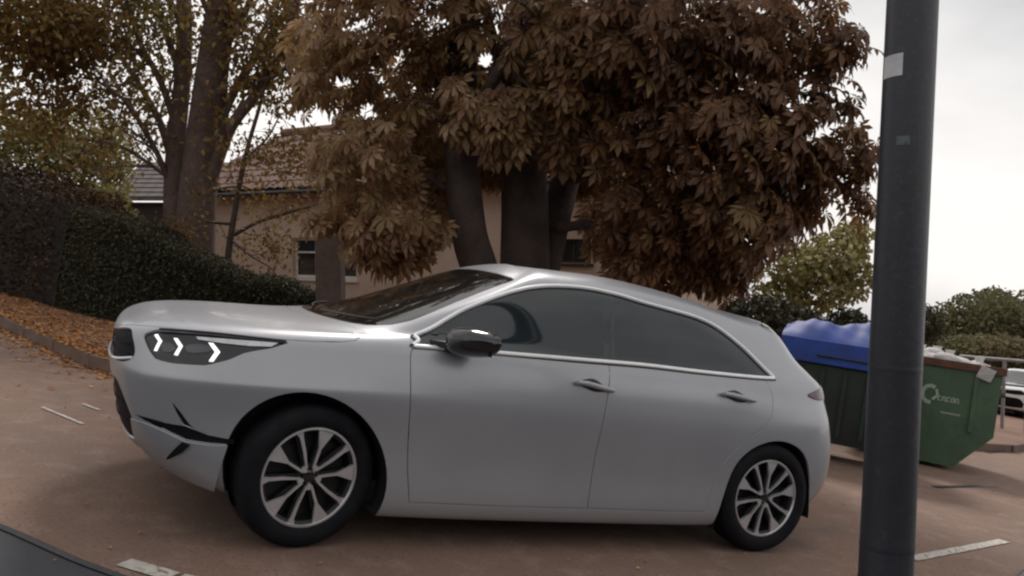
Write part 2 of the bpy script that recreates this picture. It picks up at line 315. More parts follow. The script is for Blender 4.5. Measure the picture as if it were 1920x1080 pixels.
def panel(name, m, parent, poly, holes=(), off=0.0, gap=0.0025, flange=0.014, near=True, both=False, step=STEP, warp=None, lod=1):
    """a sheet-metal part cut out of the body surface: edge drawn back by gap and folded in by flange"""
    P2, T = patch(poly, holes, step)
    p, n = surf_n(P2[:, 0], P2[:, 1]); n = n * NSIGN
    tri = p[T]; fn = np.cross(tri[:, 1] - tri[:, 0], tri[:, 2] - tri[:, 0])
    flip = (fn * n[T].mean(1)).sum(1) < 0; T[flip] = T[flip][:, ::-1]
    cnt = {}
    for t in T:
        for a, b in ((t[0], t[1]), (t[1], t[2]), (t[2], t[0])): cnt[(a, b)] = 1
    bd = [e for e in cnt if (e[1], e[0]) not in cnt]
    bd = [e for e in bd if not (abs(p[e[0], 1]) < 1e-4 and abs(p[e[1], 1]) < 1e-4)]
    pull = np.zeros_like(p)
    for a, b in bd:
        t = p[b] - p[a]; q = np.cross(n[a] + n[b], t); l = np.linalg.norm(q)
        if l > 1e-9: pull[a] += q / l; pull[b] += q / l
    l = np.linalg.norm(pull, axis=1, keepdims=True); pull = np.where(l > 1e-6, pull / np.maximum(l, 1e-6), 0)
    pos = p + n * off + pull * gap
    if warp is not None: pos = warp(pos, P2)
    pos[:, 1] = np.where(np.abs(p[:, 1]) < 1e-4, 0, pos[:, 1])
    Vv = [pos]; Nn = [n]; Ff = T.tolist()
    if flange > 0 and bd:
        ids = sorted({i for e in bd for i in e}); mp_ = {i: len(pos) + j for j, i in enumerate(ids)}
        mq = {i: len(pos) + len(ids) + j for j, i in enumerate(ids)}
        ar = np.array(ids); Vv.append(pos[ar] - n[ar] * 0.0012 - pull[ar] * .0010); Nn.append(n[ar] * .7 - pull[ar] * .7)
        Vv.append(pos[ar] - n[ar] * flange); Nn.append(-pull[ar])
        for a, b in bd: Ff.append([b, a, mp_[a], mp_[b]]); Ff.append([mp_[b], mp_[a], mq[a], mq[b]])
    V = np.concatenate(Vv); NV = np.concatenate(Nn)
    def mk(sign, V, NV, Ff):
        V = V * [1, sign, 1]; NV = NV * [1, sign, 1]; Fs = Ff if sign > 0 else [f[::-1] for f in Ff]
        return V, NV, Fs
    if both:
        a = mk(1, V, NV, Ff); b = mk(-1, V, NV, Ff); o = len(V)
        V, NV, Ff = np.concatenate([a[0], b[0]]), np.concatenate([a[1], b[1]]), a[2] + [[i + o for i in f] for f in b[2]]
    else: V, NV, Ff = mk(-1 if near else 1, V, NV, Ff)
    me = bpy.data.meshes.new(name); me.from_pydata(V.tolist(), [], Ff); me.materials.append(m)
    me.polygons.foreach_set('use_smooth', [True] * len(me.polygons))
    NV = NV / np.maximum(np.linalg.norm(NV, axis=1, keepdims=True), 1e-9)
    me.update(); me.normals_split_custom_set_from_vertices(NV.tolist())
    return link(name, me, parent)
def on_surf(sk, off=0.0, near=True):
    a = np.array(sk); p, n = surf_n(a[:, 0], a[:, 1]); q = p + n * NSIGN * off
    if near: q = q * [1, -1, 1]
    return [Vector(v) for v in q]

# outlines, in side view (x, z)
DLO = [(.40,.955),(.47,1.035),(.56,1.105),(.66,1.165),(.79,1.225),(.93,1.27),(1.08,1.296),(1.24,1.31),(1.43,1.312),(1.62,1.30),(1.82,1.278),(2.02,1.25),(2.18,1.215),(2.32,1.165),(2.45,1.095),(2.56,1.015)]
DLO_BOT = [(2.56,1.008),(2.40,1.002),(2.02,.995),(1.66,.99),(1.32,.978),(.85,.96),(.42,.948)]
dlo_xz = crom(DLO, 5) + crom(DLO_BOT, 5)
dlo = inv_side(dlo_xz)
def sub_x(poly, lo, hi):
    """part of an x,z outline between two x positions"""
    out = []
    n = len(poly)
    def clip(P_, side, c):
        o = []
        for i in range(len(P_)):
            a, b = P_[i], P_[(i + 1) % len(P_)]; ia, ib = (a[0] - c) * side >= 0, (b[0] - c) * side >= 0
            if ia: o.append(a)
            if ia != ib: t = (c - a[0]) / (b[0] - a[0]); o.append((c, a[1] + (b[1] - a[1]) * t))
        return o
    return clip(clip(poly, 1, lo), -1, hi)
def circ(cx, cz, rx, a0, a1, n=30, rz=None): return [(cx + rx * math.cos(math.radians(a)), cz + (rz or rx) * math.sin(math.radians(a))) for a in np.linspace(a0, a1, n)]
arch_f = [(x - .15 * (z - .30), z) for x, z in circ(.012, .335, .360, -30, 207, 34)]
arch_r = crom([(3.0, .21), (2.99, .30), (2.965, .42), (2.91, .55), (2.82, .625), (2.69, .655), (2.56, .635), (2.45, .575), (2.375, .48), (2.33, .32), (2.285, .13)], 5)
# traced outlines in the surface's own parameters (s along the car, k up the side)
dlo = crom([(6.02,8.86),(5.82,9.78),(4.75,11.2),(4.45,11.65),(4.32,12.06),(4.50,12.6),(4.98,13.0),(5.79,13.26),(6.97,13.38),(7.96,13.26),(8.59,13.06),(9.2,12.93),(9.8,12.78),(10.2,12.45),(10.46,11.81),(10.58,11.02),(10.62,9.7),(10.60,9.14)], 5) \
    + crom([(10.60,9.12),(10.157,9.09),(9.282,9.17),(8.58,9.30),(7.913,9.18),(6.859,8.96),(6.05,8.82)], 5)
DC = (8.0, 11.0)
def grow(poly, d):
    """offset a parameter outline outwards by about d metres"""
    P_ = np.array(poly); p, ds, dk = surf(P_[:, 0], P_[:, 1], True); ls, lk = np.linalg.norm(ds, axis=1), np.linalg.norm(dk, axis=1)
    Q = np.roll(P_, -1, 0) - np.roll(P_, 1, 0); Q = Q * np.stack([ls, lk], 1); nn = np.stack([Q[:, 1], -Q[:, 0]], 1); nn /= np.maximum(np.linalg.norm(nn, axis=1, keepdims=True), 1e-9)
    a = np.sum(P_[:, 0] * np.roll(P_[:, 1], -1) - np.roll(P_[:, 0], -1) * P_[:, 1]); sg = 1 if a > 0 else -1
    return [tuple(x) for x in P_ + nn * sg * d / np.stack([ls, lk], 1)]
def cut_s(poly, xlo, xhi):
    """side-view split of a parameter outline at sloping lines x = f(z)"""
    def x_of(q): p = surf(q[0], q[1]); return p[0], p[2]
    out = poly
    for lim, sg in ((xlo, 1), (xhi, -1)):
        if lim is None: continue
        o = []
        for i in range(len(out)):
            a, b = out[i], out[(i + 1) % len(out)]
            fa, fb = [(x_of(q)[0] - lim(x_of(q)[1])) * sg for q in (a, b)]
            if fa >= 0: o.append(a)
            if (fa >= 0) != (fb >= 0):
                t = fa / (fa - fb); o.append((a[0] + (b[0] - a[0]) * t, a[1] + (b[1] - a[1]) * t))
        out = o
    return out
PILLAR = lambda z: 1.52 + .14 * (z - .98)
head_o = dense(rounded([(2.50,7.72),(2.76,8.16),(3.68,8.30),(4.76,8.17),(4.58,7.72),(4.24,7.36),(4.04,6.97),(3.72,6.60),(3.20,6.54),(2.88,6.64),(2.68,7.08)], .09, 3), .1)
grille_o = crom([(0,7.55),(.9,7.72),(1.9,8.0),(2.22,7.46),(2.34,6.6),(1.9,6.1),(1.0,5.95),(0,5.95)], 4)
vent_o = crom([(0,4.85),(.8,4.8),(1.4,4.75),(1.75,4.55),(2.06,3.7),(2.16,2.9),(2.05,2.3),(1.5,2.0),(.7,1.9),(0,1.9)], 4)
cut1 = [(2.28,3.52),(2.9,3.50),(3.38,3.50),(3.8,3.33),(4.2,3.32),(4.2,3.19),(3.8,3.10),(3.38,3.04),(2.9,3.26)]
cut2 = [(3.19,4.30),(3.33,3.96),(3.47,3.60),(3.58,3.46),(3.37,3.56),(3.26,3.9)]
cut3 = [(3.50,2.96),(3.34,2.62),(2.9,1.95),(3.18,2.62),(3.36,3.0)]
screen_o = [(0,11.0),(.8,11.02),(1.4,11.06),(2.1,11.10),(2.80,11.16),(3.2,11.3),(3.30,11.55),(3.12,11.95),(2.92,12.35),(2.84,12.83),(2.94,13.3),(3.25,13.75),(2.7,13.98),(1.5,14.05),(0,14.05)]
screen_o = screen_o[:1] + dense(screen_o, .2)[1:]
hood_o = dense([(0,7.75),(.9,7.92),(1.9,8.22),(2.6,8.32),(3.66,8.42),(4.66,8.33),(5.0,8.40),(5.27,8.56),(5.38,8.84),(5.30,9.25),(4.7,10.0),(3.8,10.75),(2.9,10.93),(1.4,10.86),(0,10.8)], .15)
hatch_o = dense([(15,12.35),(14,12.3),(13,12.35),(12.55,12.5),(12.2,13.0),(12.4,13.45),(13.2,13.7),(14,13.75),(15,13.75)], .15)
tail_o = crom([(11.25,7.75),(11.9,8.05),(12.7,8.1),(13.6,8.0),(13.7,7.4),(12.9,7.2),(12.1,7.25),(11.5,7.4)], 4, True)
AP = inv_side(arch_f); AR = inv_side(arch_r)
def to_bottom(p): return dense([(p[0][0], -0.3)] + p + [(p[-1][0], -0.3)], .2)
hole_f, hole_r = to_bottom(AP), to_bottom(AR)
fd = [(.40,.935),(.405,.83),(.43,.60),(.455,.40),(.49,.225),(1.0,.22),(1.455,.225),(1.46,.5),(1.475,.75),(1.50,.985)]
rd = [(1.50,.985),(1.475,.75),(1.46,.5),(1.455,.225),(2.0,.225),(2.22,.23),(2.25,.40),(2.31,.53),(2.42,.645),(2.54,.72),(2.60,.80),(2.61,.90),(2.585,1.0)]
def follow(a, b, poly):
    return poly
def door_poly(pts, lo, hi):
    side = inv_side(dense(pts, .06, closed=False))
    top = [q for q in dlo[len(dlo) - 31:][::-1]]
    top = [q for q in top if lo < q[0] < hi]
    return side, top
# the door tops run along the window line: close each outline along the lower window edge
low = [q for q in dlo if q[1] < 9.6 and 5.9 < q[0] < 10.7]
low = sorted(low, key=lambda q: q[0])
def door_outline(pts, reverse=False):
    side = inv_side(dense(pts, .05, closed=False)); s0, s1 = side[0][0], side[-1][0]
    a, b = min(s0, s1), max(s0, s1)
    mid = [(q[0], q[1] - .10) for q in low if a + .05 < q[0] < b - .05]
    if s1 > s0: mid = mid[::-1]
    side[0] = (side[0][0], np.interp(side[0][0], [q[0] for q in low], [q[1] for q in low]) - .10)
    side[-1] = (side[-1][0], np.interp(side[-1][0], [q[0] for q in low], [q[1] for q in low]) - .10)
    return side + mid
door_f, door_r = door_outline(fd), door_outline(rd)
full = dense([(0, 0), (SN - 1, 0), (SN - 1, KN - 1), (0, KN - 1)], .16)

def build_wheel(name, parent, x, side, steer=0.0, tread=0.0):
    """side -1 = near side; wheel mesh is the dark barrel, with tyre, rim face, hub cap and brake disc on it"""
    cy = .79
    b = MB(); b.lathe([(.222,-.085),(.214,-.07),(.205,-.03),(.205,.08),(.222,.10),(.205,.10),(.19,.08),(.19,-.03),(.20,-.072)], n=56, closed=True)
    b.lathe([(.0,-.02),(.195,-.02),(.195,-.005),(.0,-.005)], n=40)
    wh = b.build(name, M['alloy_dark'], parent, True)
    wh.location = (x, side * cy, .317); wh.rotation_euler = (0, tread, 0)
    if side > 0: wh.rotation_euler = (0, tread, math.pi)
    if steer: wh.rotation_euler = (Matrix.Rotation(steer, 4, 'Z') @ Matrix.Rotation(tread, 4, 'Y')).to_euler()
    prof = [(.224,-.088),(.232,-.100),(.262,-.108),(.292,-.103),(.306,-.092),(.314,-.078),(.317,-.05),(.3175,0),(.317,.05),(.314,.08),(.300,.098),(.262,.108),(.230,.100),(.222,.09)]
    t = MB(); t.lathe(prof, n=72)
    for g in (-.045, -.015, .018, .048): pass
    ty = t.build('tyre', M['rubber'], wh, True, 50)
    for k in range(72):   # tread blocks over the shoulder
        pass
    # rim face: lip ring, five double spokes
    r = MB(); r.lathe([(.212,-.088),(.215,-.093),(.223,-.092),(.226,-.088),(.222,-.082),(.212,-.080)], n=72, closed=True)
    def bar(a0, r0, w0, a1, r1, w1, y0, y1, th=.014):
        p0 = Vector((math.cos(a0) * r0, y0, math.sin(a0) * r0)); p1 = Vector((math.cos(a1) * r1, y1, math.sin(a1) * r1))
        d = (p1 - p0).normalized(); q = d.cross(Vector((0, 1, 0))).normalized(); e = Vector((0, th, 0))
        r.prism([p0 - q * w0, p1 - q * w1, p1 + q * w1, p0 + q * w0], e)
    def plate(pts, y, th=.014):   # flat machined face between polar points
        r.prism([(math.cos(q) * rr, y, math.sin(q) * rr) for rr, q in pts], (0, th, 0))
    for i in range(5):
        a = math.radians(90 + 72 * i); c = a - .64
        plate([(.040, a + .10), (.13, a + .075), (.213, a + .20), (.213, a - .155), (.13, a - .02), (.040, a - .16)], -.086)
        plate([(.042, a - .42), (.12, c + .035), (.185, c + .03), (.213, c + .085), (.213, c - .075), (.185, c - .055), (.12, c - .075), (.040, a - .62)], -.084)
        r.prism([(math.cos(q) * rr, -.0845, math.sin(q) * rr) for rr, q in [(.030, a - .05), (.058, a - .14), (.058, a - .46), (.030, a - .5)]], (0, .012, 0))
    r.build('rim_face', M['alloy'], wh)
    s_ = MB()
    for i in range(5):
        for c0 in (0, -.64):
            q0 = math.radians(90 + 72 * i) + c0; p0 = Vector((math.cos(q0) * .03, -.055, math.sin(q0) * .03)); p1 = Vector((math.cos(q0) * .21, -.066, math.sin(q0) * .21)); q = (p1 - p0).normalized().cross(Vector((0, 1, 0)))
            s_.prism([p0 - q * .012, p1 - q * .020, p1 + q * .020, p0 + q * .012], (0, .045, 0))
    s_.lathe([(.0,-.06),(.04,-.064),(.055,-.06),(.06,-.02),(.0,-.02)], n=32)
    s_.build('spoke_backing', M['alloy_dark'], wh)
    h = MB(); h.lathe([(.0,-.078),(.020,-.078),(.029,-.074),(.031,-.062),(.0,-.06)], n=28); h.build('hub_cap', M['gloss'], wh, True)
    nb = MB()
    for i in range(5):
        a = math.radians(54 + 72 * i); nb.lathe([(0,-.074),(.007,-.074),(.008,-.060)], n=8, org=(math.cos(a) * .045, 0, math.sin(a) * .045))
    nb.build('wheel_bolts', M['disc'], wh)
    d = MB(); d.lathe([(.07,.0),(.145,.0),(.145,.022),(.07,.022)], n=48, closed=True); d.build('brake_disc', M['disc'], wh, True)
    return wh

def build_car(label, cat, mat4, paint, group=None, detail=True):
    car = thing('parked_hatchback', label=label, cat=cat, mat4=mat4, group=group)
    P = M[paint]; W = [dlo, hole_f, hole_r, head_o, grille_o, vent_o, screen_o, hood_o, tail_o, hatch_o, door_f, door_r, cut1, cut2, cut3]
    # holes that touch the centre line reach a little past it
    def ext(poly): return [((-.2 if q[0] <= 1e-6 else (SN - .8 if q[0] >= SN - 1 - 1e-6 else q[0])), q[1]) for q in poly]
    body = panel('body', P, car, full, [ext(h) for h in W], both=True, flange=.016)
    sh = panel('inner_shell', M['trim'], car, full, [hole_f, hole_r], both=True, off=-.017, gap=.0, flange=0)
    panel('bonnet', P, car, hood_o, both=True, off=.0005)
    panel('windscreen', M['screen'], car, screen_o, both=True, off=-.003, gap=.004)
    panel('rear_window', M['screen'], car, hatch_o, both=True, off=-.002, gap=.003)
    g = panel('grille', M['void'], car, grille_o, both=True, off=-.014, gap=.001, flange=.0)
    # grille bars and the bright strip along its lower edge
    b = MB()
    for k in (6.6, 7.1):
        for nr in (True, False):
            pts = on_surf([(s, k + s * .02) for s in np.linspace(0, 2.12 if k < 7.3 else 2.0, 16)], -.006, nr); b.tube(pts, .003, 6)
    b.build('grille_bars', M['rubber'], g, True)
    b = MB()
    for nr in (True, False): b.tube(on_surf([(s, 6.02 + (.42 * max(0, s - 1.2) ** 1.3)) for s in np.linspace(0, 2.30, 20)], .001, nr), .006, 8)
    b.build('grille_trim', M['chrome'], g, True)
    v = panel('lower_vent', M['void'], car, vent_o, both=True, off=-.012, gap=.001, flange=0)
    b = MB()
    for k in (3.0, 3.8):
        for nr in (True, False): b.tube(on_surf([(s, k) for s in np.linspace(0, 1.75, 14)], -.008, nr), .0025, 6)
    b.build('vent_bars', M['rubber'], v, True)
    for nr in (True, False):
        for o_, dp in ((cut1, -.010), (cut2, -.008), (cut3, -.008)): panel('bumper_groove', M['void'], car, dense(o_, .1), near=nr, off=(.024 if o_ is cut3 else dp), gap=0, flange=(.004 if o_ is cut3 else 0))
        lipw = lambda pos, P2: pos + (lambda n_: n_ * (.003 + .042 * np.clip((3.35 - P2[:, 1]) / 2.2, 0, 1) ** 1.2 * np.clip((P2[:, 0] - 1.9) / .7, 0, 1))[:, None])(surf_n(P2[:, 0], P2[:, 1])[1] * NSIGN)
        panel('bumper_corner', P, car, dense([(2.1,3.30),(2.5,3.30),(2.9,3.18),(3.38,2.97),(3.8,3.03),(4.10,3.12),(4.0,2.4),(3.92,1.5),(3.3,1.5),(2.7,1.65),(2.3,1.9),(2.05,2.4)], .12), near=nr, warp=lipw, gap=0, flange=.03)
        # doors
        for nm, dp, hp in (('front_door', door_f, [(1.285,.860),(1.34,.858),(1.42,.848),(1.50,.838)]), ('rear_door', door_r, [(2.225,.884),(2.28,.882),(2.36,.874),(2.445,.864)])):
            d = panel(nm, P, car, dp, near=nr, gap=.0035)
            hs = inv_side(hp); h = MB(); h.tube(on_surf(hs, .030, nr), [.010,.014,.014,.010], 10)
            for q in (hs[0], hs[-1]): h.tube([on_surf([q], .030, nr)[0], on_surf([q], -.004, nr)[0]], .009, 8)
            h.build('door_handle', P, d, True)
            c_ = inv_side([(hp[0][0] + .02, hp[0][1] + .002), (hp[0][0] + .105, hp[0][1] + .030), (hp[-1][0] - .03, hp[-1][1] + .004), (hp[0][0] + .11, hp[0][1] - .034)])
            panel('handle_shade', M['trim'], d, dense(crom(c_, 4, True), .08), near=nr, off=.0015, gap=0, flange=0, step=1 / 12)  # flat black patch: shade above and below the handle put into colour
        # side glass: front pane, rear pane, with the black division between them
        inner = grow(dlo, -.006)
        gf = cut_s(inner, None, lambda z: PILLAR(z) - .02); gr = cut_s(inner, lambda z: PILLAR(z) + .02, None); gm = cut_s(grow(dlo, .0), lambda z: PILLAR(z) - .018, lambda z: PILLAR(z) + .018)
        panel('front_side_window', M['glass'], car, gf, near=nr, off=-.003, gap=.001, flange=.01)
        panel('rear_side_window', M['glass'], car, gr, near=nr, off=-.003, gap=.001, flange=.01)
        panel('door_pillar_trim', M['glass'], car, gm, near=nr, off=-.0015, gap=0, flange=.01)
        # bright trim round the windows and the black seal outside it
        rim = grow(dlo, .004); tr = MB(); pts = on_surf(rim, .004, nr)
        n0 = len(pts); tr_top = [p for p, q in zip(pts, rim)]
        tr.tube(tr_top + tr_top[:1], .0112, 8, cap=False); tr.build('window_trim', M['chrome'], car, True)
        sl = MB(); sl.tube(on_surf(grow(dlo, .0165), -.001, nr), .006, 6); sl.build('window_seal', M['trim'], car, True)
        # headlight: dark housing, silver indicator strip, three light bars, clear edge
        hl = panel('headlight', M['lamp'], car, head_o, near=nr, off=-.012, gap=0, flange=0)
        panel('indicator_strip', M['lamp_silver'], hl, dense([(3.50,8.02),(4.62,8.12),(4.56,7.83),(4.28,7.76),(3.93,7.78),(3.55,7.86)], .1), near=nr, off=-.006, gap=0, flange=.003)
        for ch in ([(2.757,7.84),(2.821,7.89),(2.955,7.54),(2.872,7.03),(2.815,7.03),(2.890,7.517)], [(3.158,7.78),(3.224,7.771),(3.335,7.406),(3.263,6.94),(3.205,6.961),(3.278,7.362)], [(3.714,7.721),(3.782,7.706),(3.899,7.289),(3.812,6.82),(3.752,6.82),(3.832,7.272)]):
            panel('light_bar', M['drl'], hl, dense(ch, .08), near=nr, off=-.004, gap=0, flange=.004, step=1 / 14)
        for rf in ([(2.98,7.45),(3.12,7.50),(3.22,7.25),(3.10,7.05),(2.98,7.12)], [(3.40,7.50),(3.66,7.62),(3.78,7.35),(3.55,7.15),(3.40,7.2)]):
            panel('reflector_bowl', M['reflector'], hl, crom(rf, 3, True), near=nr, off=-.009, gap=0, flange=0, step=1 / 12)
        br = MB(); br.tube(on_surf(crom([(2.80,8.19),(3.68,8.33),(4.70,8.22)], 6), .001, nr), .005, 6); br.build('headlight_brow', M['gloss'], hl, True)
        panel('tail_light', M['red_lens'], car, tail_o, near=nr, off=.006, gap=.001, flange=.02)
        # door mirror
        sg = -1 if nr else 1
        m_ = MB(); V = []; Fc = []; n1, n2 = 14, 24
        for i in range(n1 + 1):
            th = math.pi * i / n1 - math.pi / 2
            for j in range(n2):
                ph = 2 * math.pi * j / n2; sp = lambda c, e: math.copysign(abs(c) ** e, c)
                lx = sp(math.cos(th), .75) * sp(math.cos(ph), .75) * .095; lz = sp(math.cos(th), .75) * sp(math.sin(ph), .8) * .068; ly = sp(math.sin(th), .8) * .115
                if lx > .03: lx = .03
                tp = 1 - .22 * (ly / .115)
                V.append((.675 + lx * 1.25 + .04 * (ly / .115), sg * (.96 + ly), 1.005 + lz * tp + .012 * ly / .115))
        for i in range(n1):
            for j in range(n2): Fc.append((i * n2 + j, i * n2 + (j + 1) % n2, (i + 1) * n2 + (j + 1) % n2, (i + 1) * n2 + j))
        m_.add(V, Fc); mo = m_.build('door_mirror', M['gloss'], car, True, 50)
        a = MB(); a.prism([(.50, sg * .80, .955), (.66, sg * .80, .958), (.71, sg * .90, .965), (.62, sg * .90, .955)], (0, 0, .028)); a.prism([(.56, sg * .80, .925), (.63, sg * .81, .925), (.66, sg * .92, .965), (.60, sg * .92, .965)], (0, 0, .02)); a.build('mirror_arm', M['trim'], mo)
        g_ = MB(); g_.box((.716, sg * .965, 1.005), (.004, .19, .105), bev=.001); g_.build('mirror_glass', M['gloss'], mo)
        # wheel housings
        for cx, ap in ((.0, arch_f), (2.65, arch_r)):
            l = MB(); pr = [(x + .006 * (1 if x < cx else -1), z) for x, z in dense(ap, .06, closed=False)]; V = []; 
            for x, z in pr: V += [(x, sg * .885, z), (x * .98 + cx * .02, sg * .60, z)]
            l.add(V, [(2 * i, 2 * i + 1, 2 * i + 3, 2 * i + 2) for i in range(len(pr) - 1)]); l.prism([(x, sg * .60, z) for x, z in pr], (0, -sg * .01, 0))
            l.build('wheel_housing', M['trim'], car)
    u = MB(); u.box((.9, 0, .235), (2.2, 1.5, .10)); u.box((-.44, 0, .245), (.26, .84, .07)); u.box((3.08, 0, .30), (.26, 1.0, .07)); u.box((2.7, 0, .27), (.9, 1.18, .08)); u.box((0, 0, .3), (.8, 1.18, .09)); u.build('underbody_light_block', M['trim'], car)  # nose and tail boxes added to block light beneath the car
    for nr in (True, False):
        w_ = MB(); w_.tube(on_surf([(.35 + 2.1 * t, 11.12 + .22 * t) for t in np.linspace(0, 1, 8)], .012, nr), .006, 6); w_.build('wiper', M['trim'], car, True)
    build_wheel('wheel', car, 0, -1, steer=math.radians(13), tread=.25); build_wheel('wheel', car, 2.65, -1, tread=.1)
    build_wheel('wheel', car, 0, 1); build_wheel('wheel', car, 2.65, 1)
    return car
car = build_car('silver-grey five-door hatchback parked across the front, headlight bars lit, beside the lamp post', 'car', Matrix.Identity(4), 'paint')
# ------------------------------------------------------------------ setting materials
M['road'] = mat('red_brown_tarmac', (0.235, 0.140, 0.098), 0.85, noise=[(0.55, (0.17, 0.108, 0.080), 0.35, 0.65), (5.0, (0.29, 0.20, 0.16), 0.5, 0.8), (55.0, (0.11, 0.078, 0.065), 0.52, 0.66), (38.0, (0.31, 0.235, 0.20), 0.66, 0.72), (.9, (0.15, 0.105, 0.085), 0.60, 0.68)], bump=0.5, bscale=160, bdist=0.006)
M['asphalt'] = mat('dark_asphalt', (0.05, 0.052, 0.06), 0.8, noise=[(1.5, (0.038, 0.040, 0.046), 0.35, 0.65), (120.0, (0.09, 0.09, 0.095), 0.58, 0.75)], bump=0.5, bscale=170, bdist=0.006)
M['tar'] = mat('tar_seam', (0.012, 0.012, 0.014), 0.4, noise=(20.0, (0.03, 0.03, 0.03), 0.45, 0.7))
M['pave'] = mat('footway_tarmac', (0.24, 0.13, 0.085), 0.9, noise=[(0.9, (0.17, 0.095, 0.065), 0.35, 0.65), (70.0, (0.08, 0.055, 0.045), 0.5, 0.75)], bump=0.4, bscale=120, bdist=0.006)
M['kerb'] = mat('kerb_concrete', (0.17, 0.115, 0.085), 0.9, noise=[(6.0, (0.12, 0.075, 0.055), 0.35, 0.7), (60.0, (0.09, 0.075, 0.065), 0.5, 0.75)], bump=0.4, bscale=50)
M['line'] = mat('worn_road_paint', (0.52, 0.49, 0.44), 0.7, noise=[(28.0, (0.22, 0.16, 0.125), 0.48, 0.62), (6.0, (0.45, 0.42, 0.38), 0.45, 0.7)], bump=0.2, bscale=120)
M['soil'] = mat('soil', (0.05, 0.034, 0.022), 0.95, noise=[(2.0, (0.085, 0.05, 0.028), 0.35, 0.65)], bump=0.6, bscale=20, bdist=0.03)
M['bark'] = mat('grey_brown_bark', (0.125, 0.082, 0.066), 0.9, noise=[(5.0, (0.08, 0.052, 0.043), 0.35, 0.65), (24.0, (0.18, 0.125, 0.105), 0.55, 0.75)], bump=1.0, bscale=22, bdist=0.03)
M['bark_dark'] = mat('dark_bark', (0.080, 0.052, 0.043), 0.9, noise=[(4.0, (0.042, 0.029, 0.025), 0.35, 0.65), (26.0, (0.06, 0.05, 0.048), 0.55, 0.75)], bump=1.0, bscale=20, bdist=0.03)
def leafmat(name, cols, rough=0.5, trans=0.3, spec=0.4): return mat(name, cols[0], rough, spec=spec, attr=cols, trans=trans)
M['chestnut'] = leafmat('chestnut_leaves', [(0.11, 0.052, 0.025), (0.22, 0.110, 0.052), (0.25, 0.165, 0.068), (0.44, 0.29, 0.18)], 0.45, 0.5, 0.5)
M['autumn'] = leafmat('autumn_leaves', [(0.10, 0.052, 0.020), (0.19, 0.105, 0.032), (0.25, 0.165, 0.042), (0.14, 0.13, 0.042)], 0.6, 0.35)
M['yellow_leaf'] = leafmat('yellow_green_leaves', [(0.09, 0.085, 0.030), (0.17, 0.15, 0.05), (0.27, 0.23, 0.08), (0.45, 0.40, 0.22)], 0.6, 0.4)
M['hedge'] = leafmat('hedge_leaves', [(0.034, 0.034, 0.016), (0.045, 0.045, 0.021), (0.058, 0.052, 0.025), (0.072, 0.058, 0.028)], 0.6, 0.2)
M['copper'] = leafmat('brown_hedge_leaves', [(0.018, 0.008, 0.004), (0.035, 0.015, 0.006), (0.05, 0.022, 0.008), (0.13, 0.06, 0.016)], 0.6, 0.2)
M['far_green'] = leafmat('distant_leaves', [(0.07, 0.076, 0.036), (0.12, 0.115, 0.050), (0.15, 0.14, 0.065), (0.16, 0.12, 0.065)], 0.7, 0.25)
M['litter'] = leafmat('leaf_litter', [(0.18, 0.075, 0.022), (0.34, 0.14, 0.04), (0.44, 0.20, 0.06), (0.52, 0.32, 0.14)], 0.8, 0.1)
M['core'] = mat('hedge_twigs', (0.012, 0.010, 0.008), 0.95, noise=(5.0, (0.02, 0.015, 0.01), 0.4, 0.7), bump=0.8, bscale=12, bdist=0.05)
M['render'] = mat('pinkish_render', (0.55, 0.42, 0.33), 0.9, noise=[(1.2, (0.46, 0.34, 0.265), 0.35, 0.65), (14.0, (0.60, 0.47, 0.38), 0.5, 0.75)], bump=0.3, bscale=60)
M['tile'] = mat('red_clay_tile', (0.23, 0.135, 0.10), 0.85, noise=[(2.0, (0.16, 0.095, 0.072), 0.35, 0.65), (20.0, (0.14, 0.085, 0.066), 0.5, 0.75)], bump=0.4, bscale=40)
M['slate'] = mat('grey_roof_tile', (0.12, 0.10, 0.10), 0.8, noise=[(3.0, (0.085, 0.07, 0.07), 0.35, 0.65)], bump=0.4, bscale=40)
M['darkwall'] = mat('dark_brick', (0.045, 0.032, 0.030), 0.9, noise=[(4.0, (0.03, 0.022, 0.022), 0.35, 0.65)], bump=0.4, bscale=30)
M['pier'] = mat('brown_render_pier', (0.115, 0.082, 0.072), 0.9, noise=[(5.0, (0.085, 0.06, 0.052), 0.35, 0.65), (30.0, (0.13, 0.10, 0.09), 0.5, 0.75)], bump=0.5, bscale=40)
M['wframe'] = mat('white_window_frame', (0.72, 0.71, 0.68), 0.5, noise=(8.0, (0.6, 0.59, 0.56), 0.4, 0.7))
M['pane'] = mat('window_pane', (0.02, 0.022, 0.025), 0.04, ior=1.6, noise=(2.0, (0.05, 0.05, 0.05), 0.4, 0.7))
M['steel'] = mat('painted_grey_column', (0.026, 0.027, 0.037), 0.42, 0.1, noise=[(2.5, (0.021, 0.023, 0.029), 0.35, 0.65), (35.0, (0.040, 0.041, 0.050), 0.55, 0.75), (60.0, (0.10, 0.10, 0.11), 0.70, 0.74)], bump=0.2, bscale=30)
M['sticker'] = mat('pale_sticker', (0.55, 0.55, 0.56), 0.6, noise=(18.0, (0.45, 0.45, 0.46), 0.4, 0.7))
M['greensmudge'] = mat('green_grey_smudge', (0.10, 0.13, 0.12), 0.7, noise=(40.0, (0.05, 0.06, 0.065), 0.4, 0.7))
M['bin_dark'] = mat('dark_green_plastic', (0.016, 0.036, 0.026), 0.5, noise=[(3.0, (0.018, 0.023, 0.021), 0.35, 0.65), (25.0, (0.018, 0.034, 0.027), 0.5, 0.75)], bump=0.1)
M['bin_blue'] = mat('blue_plastic_lid', (0.016, 0.060, 0.33), 0.6, noise=[(3.5, (0.012, 0.040, 0.21), 0.35, 0.65)], bump=0.1, spec=0.5)
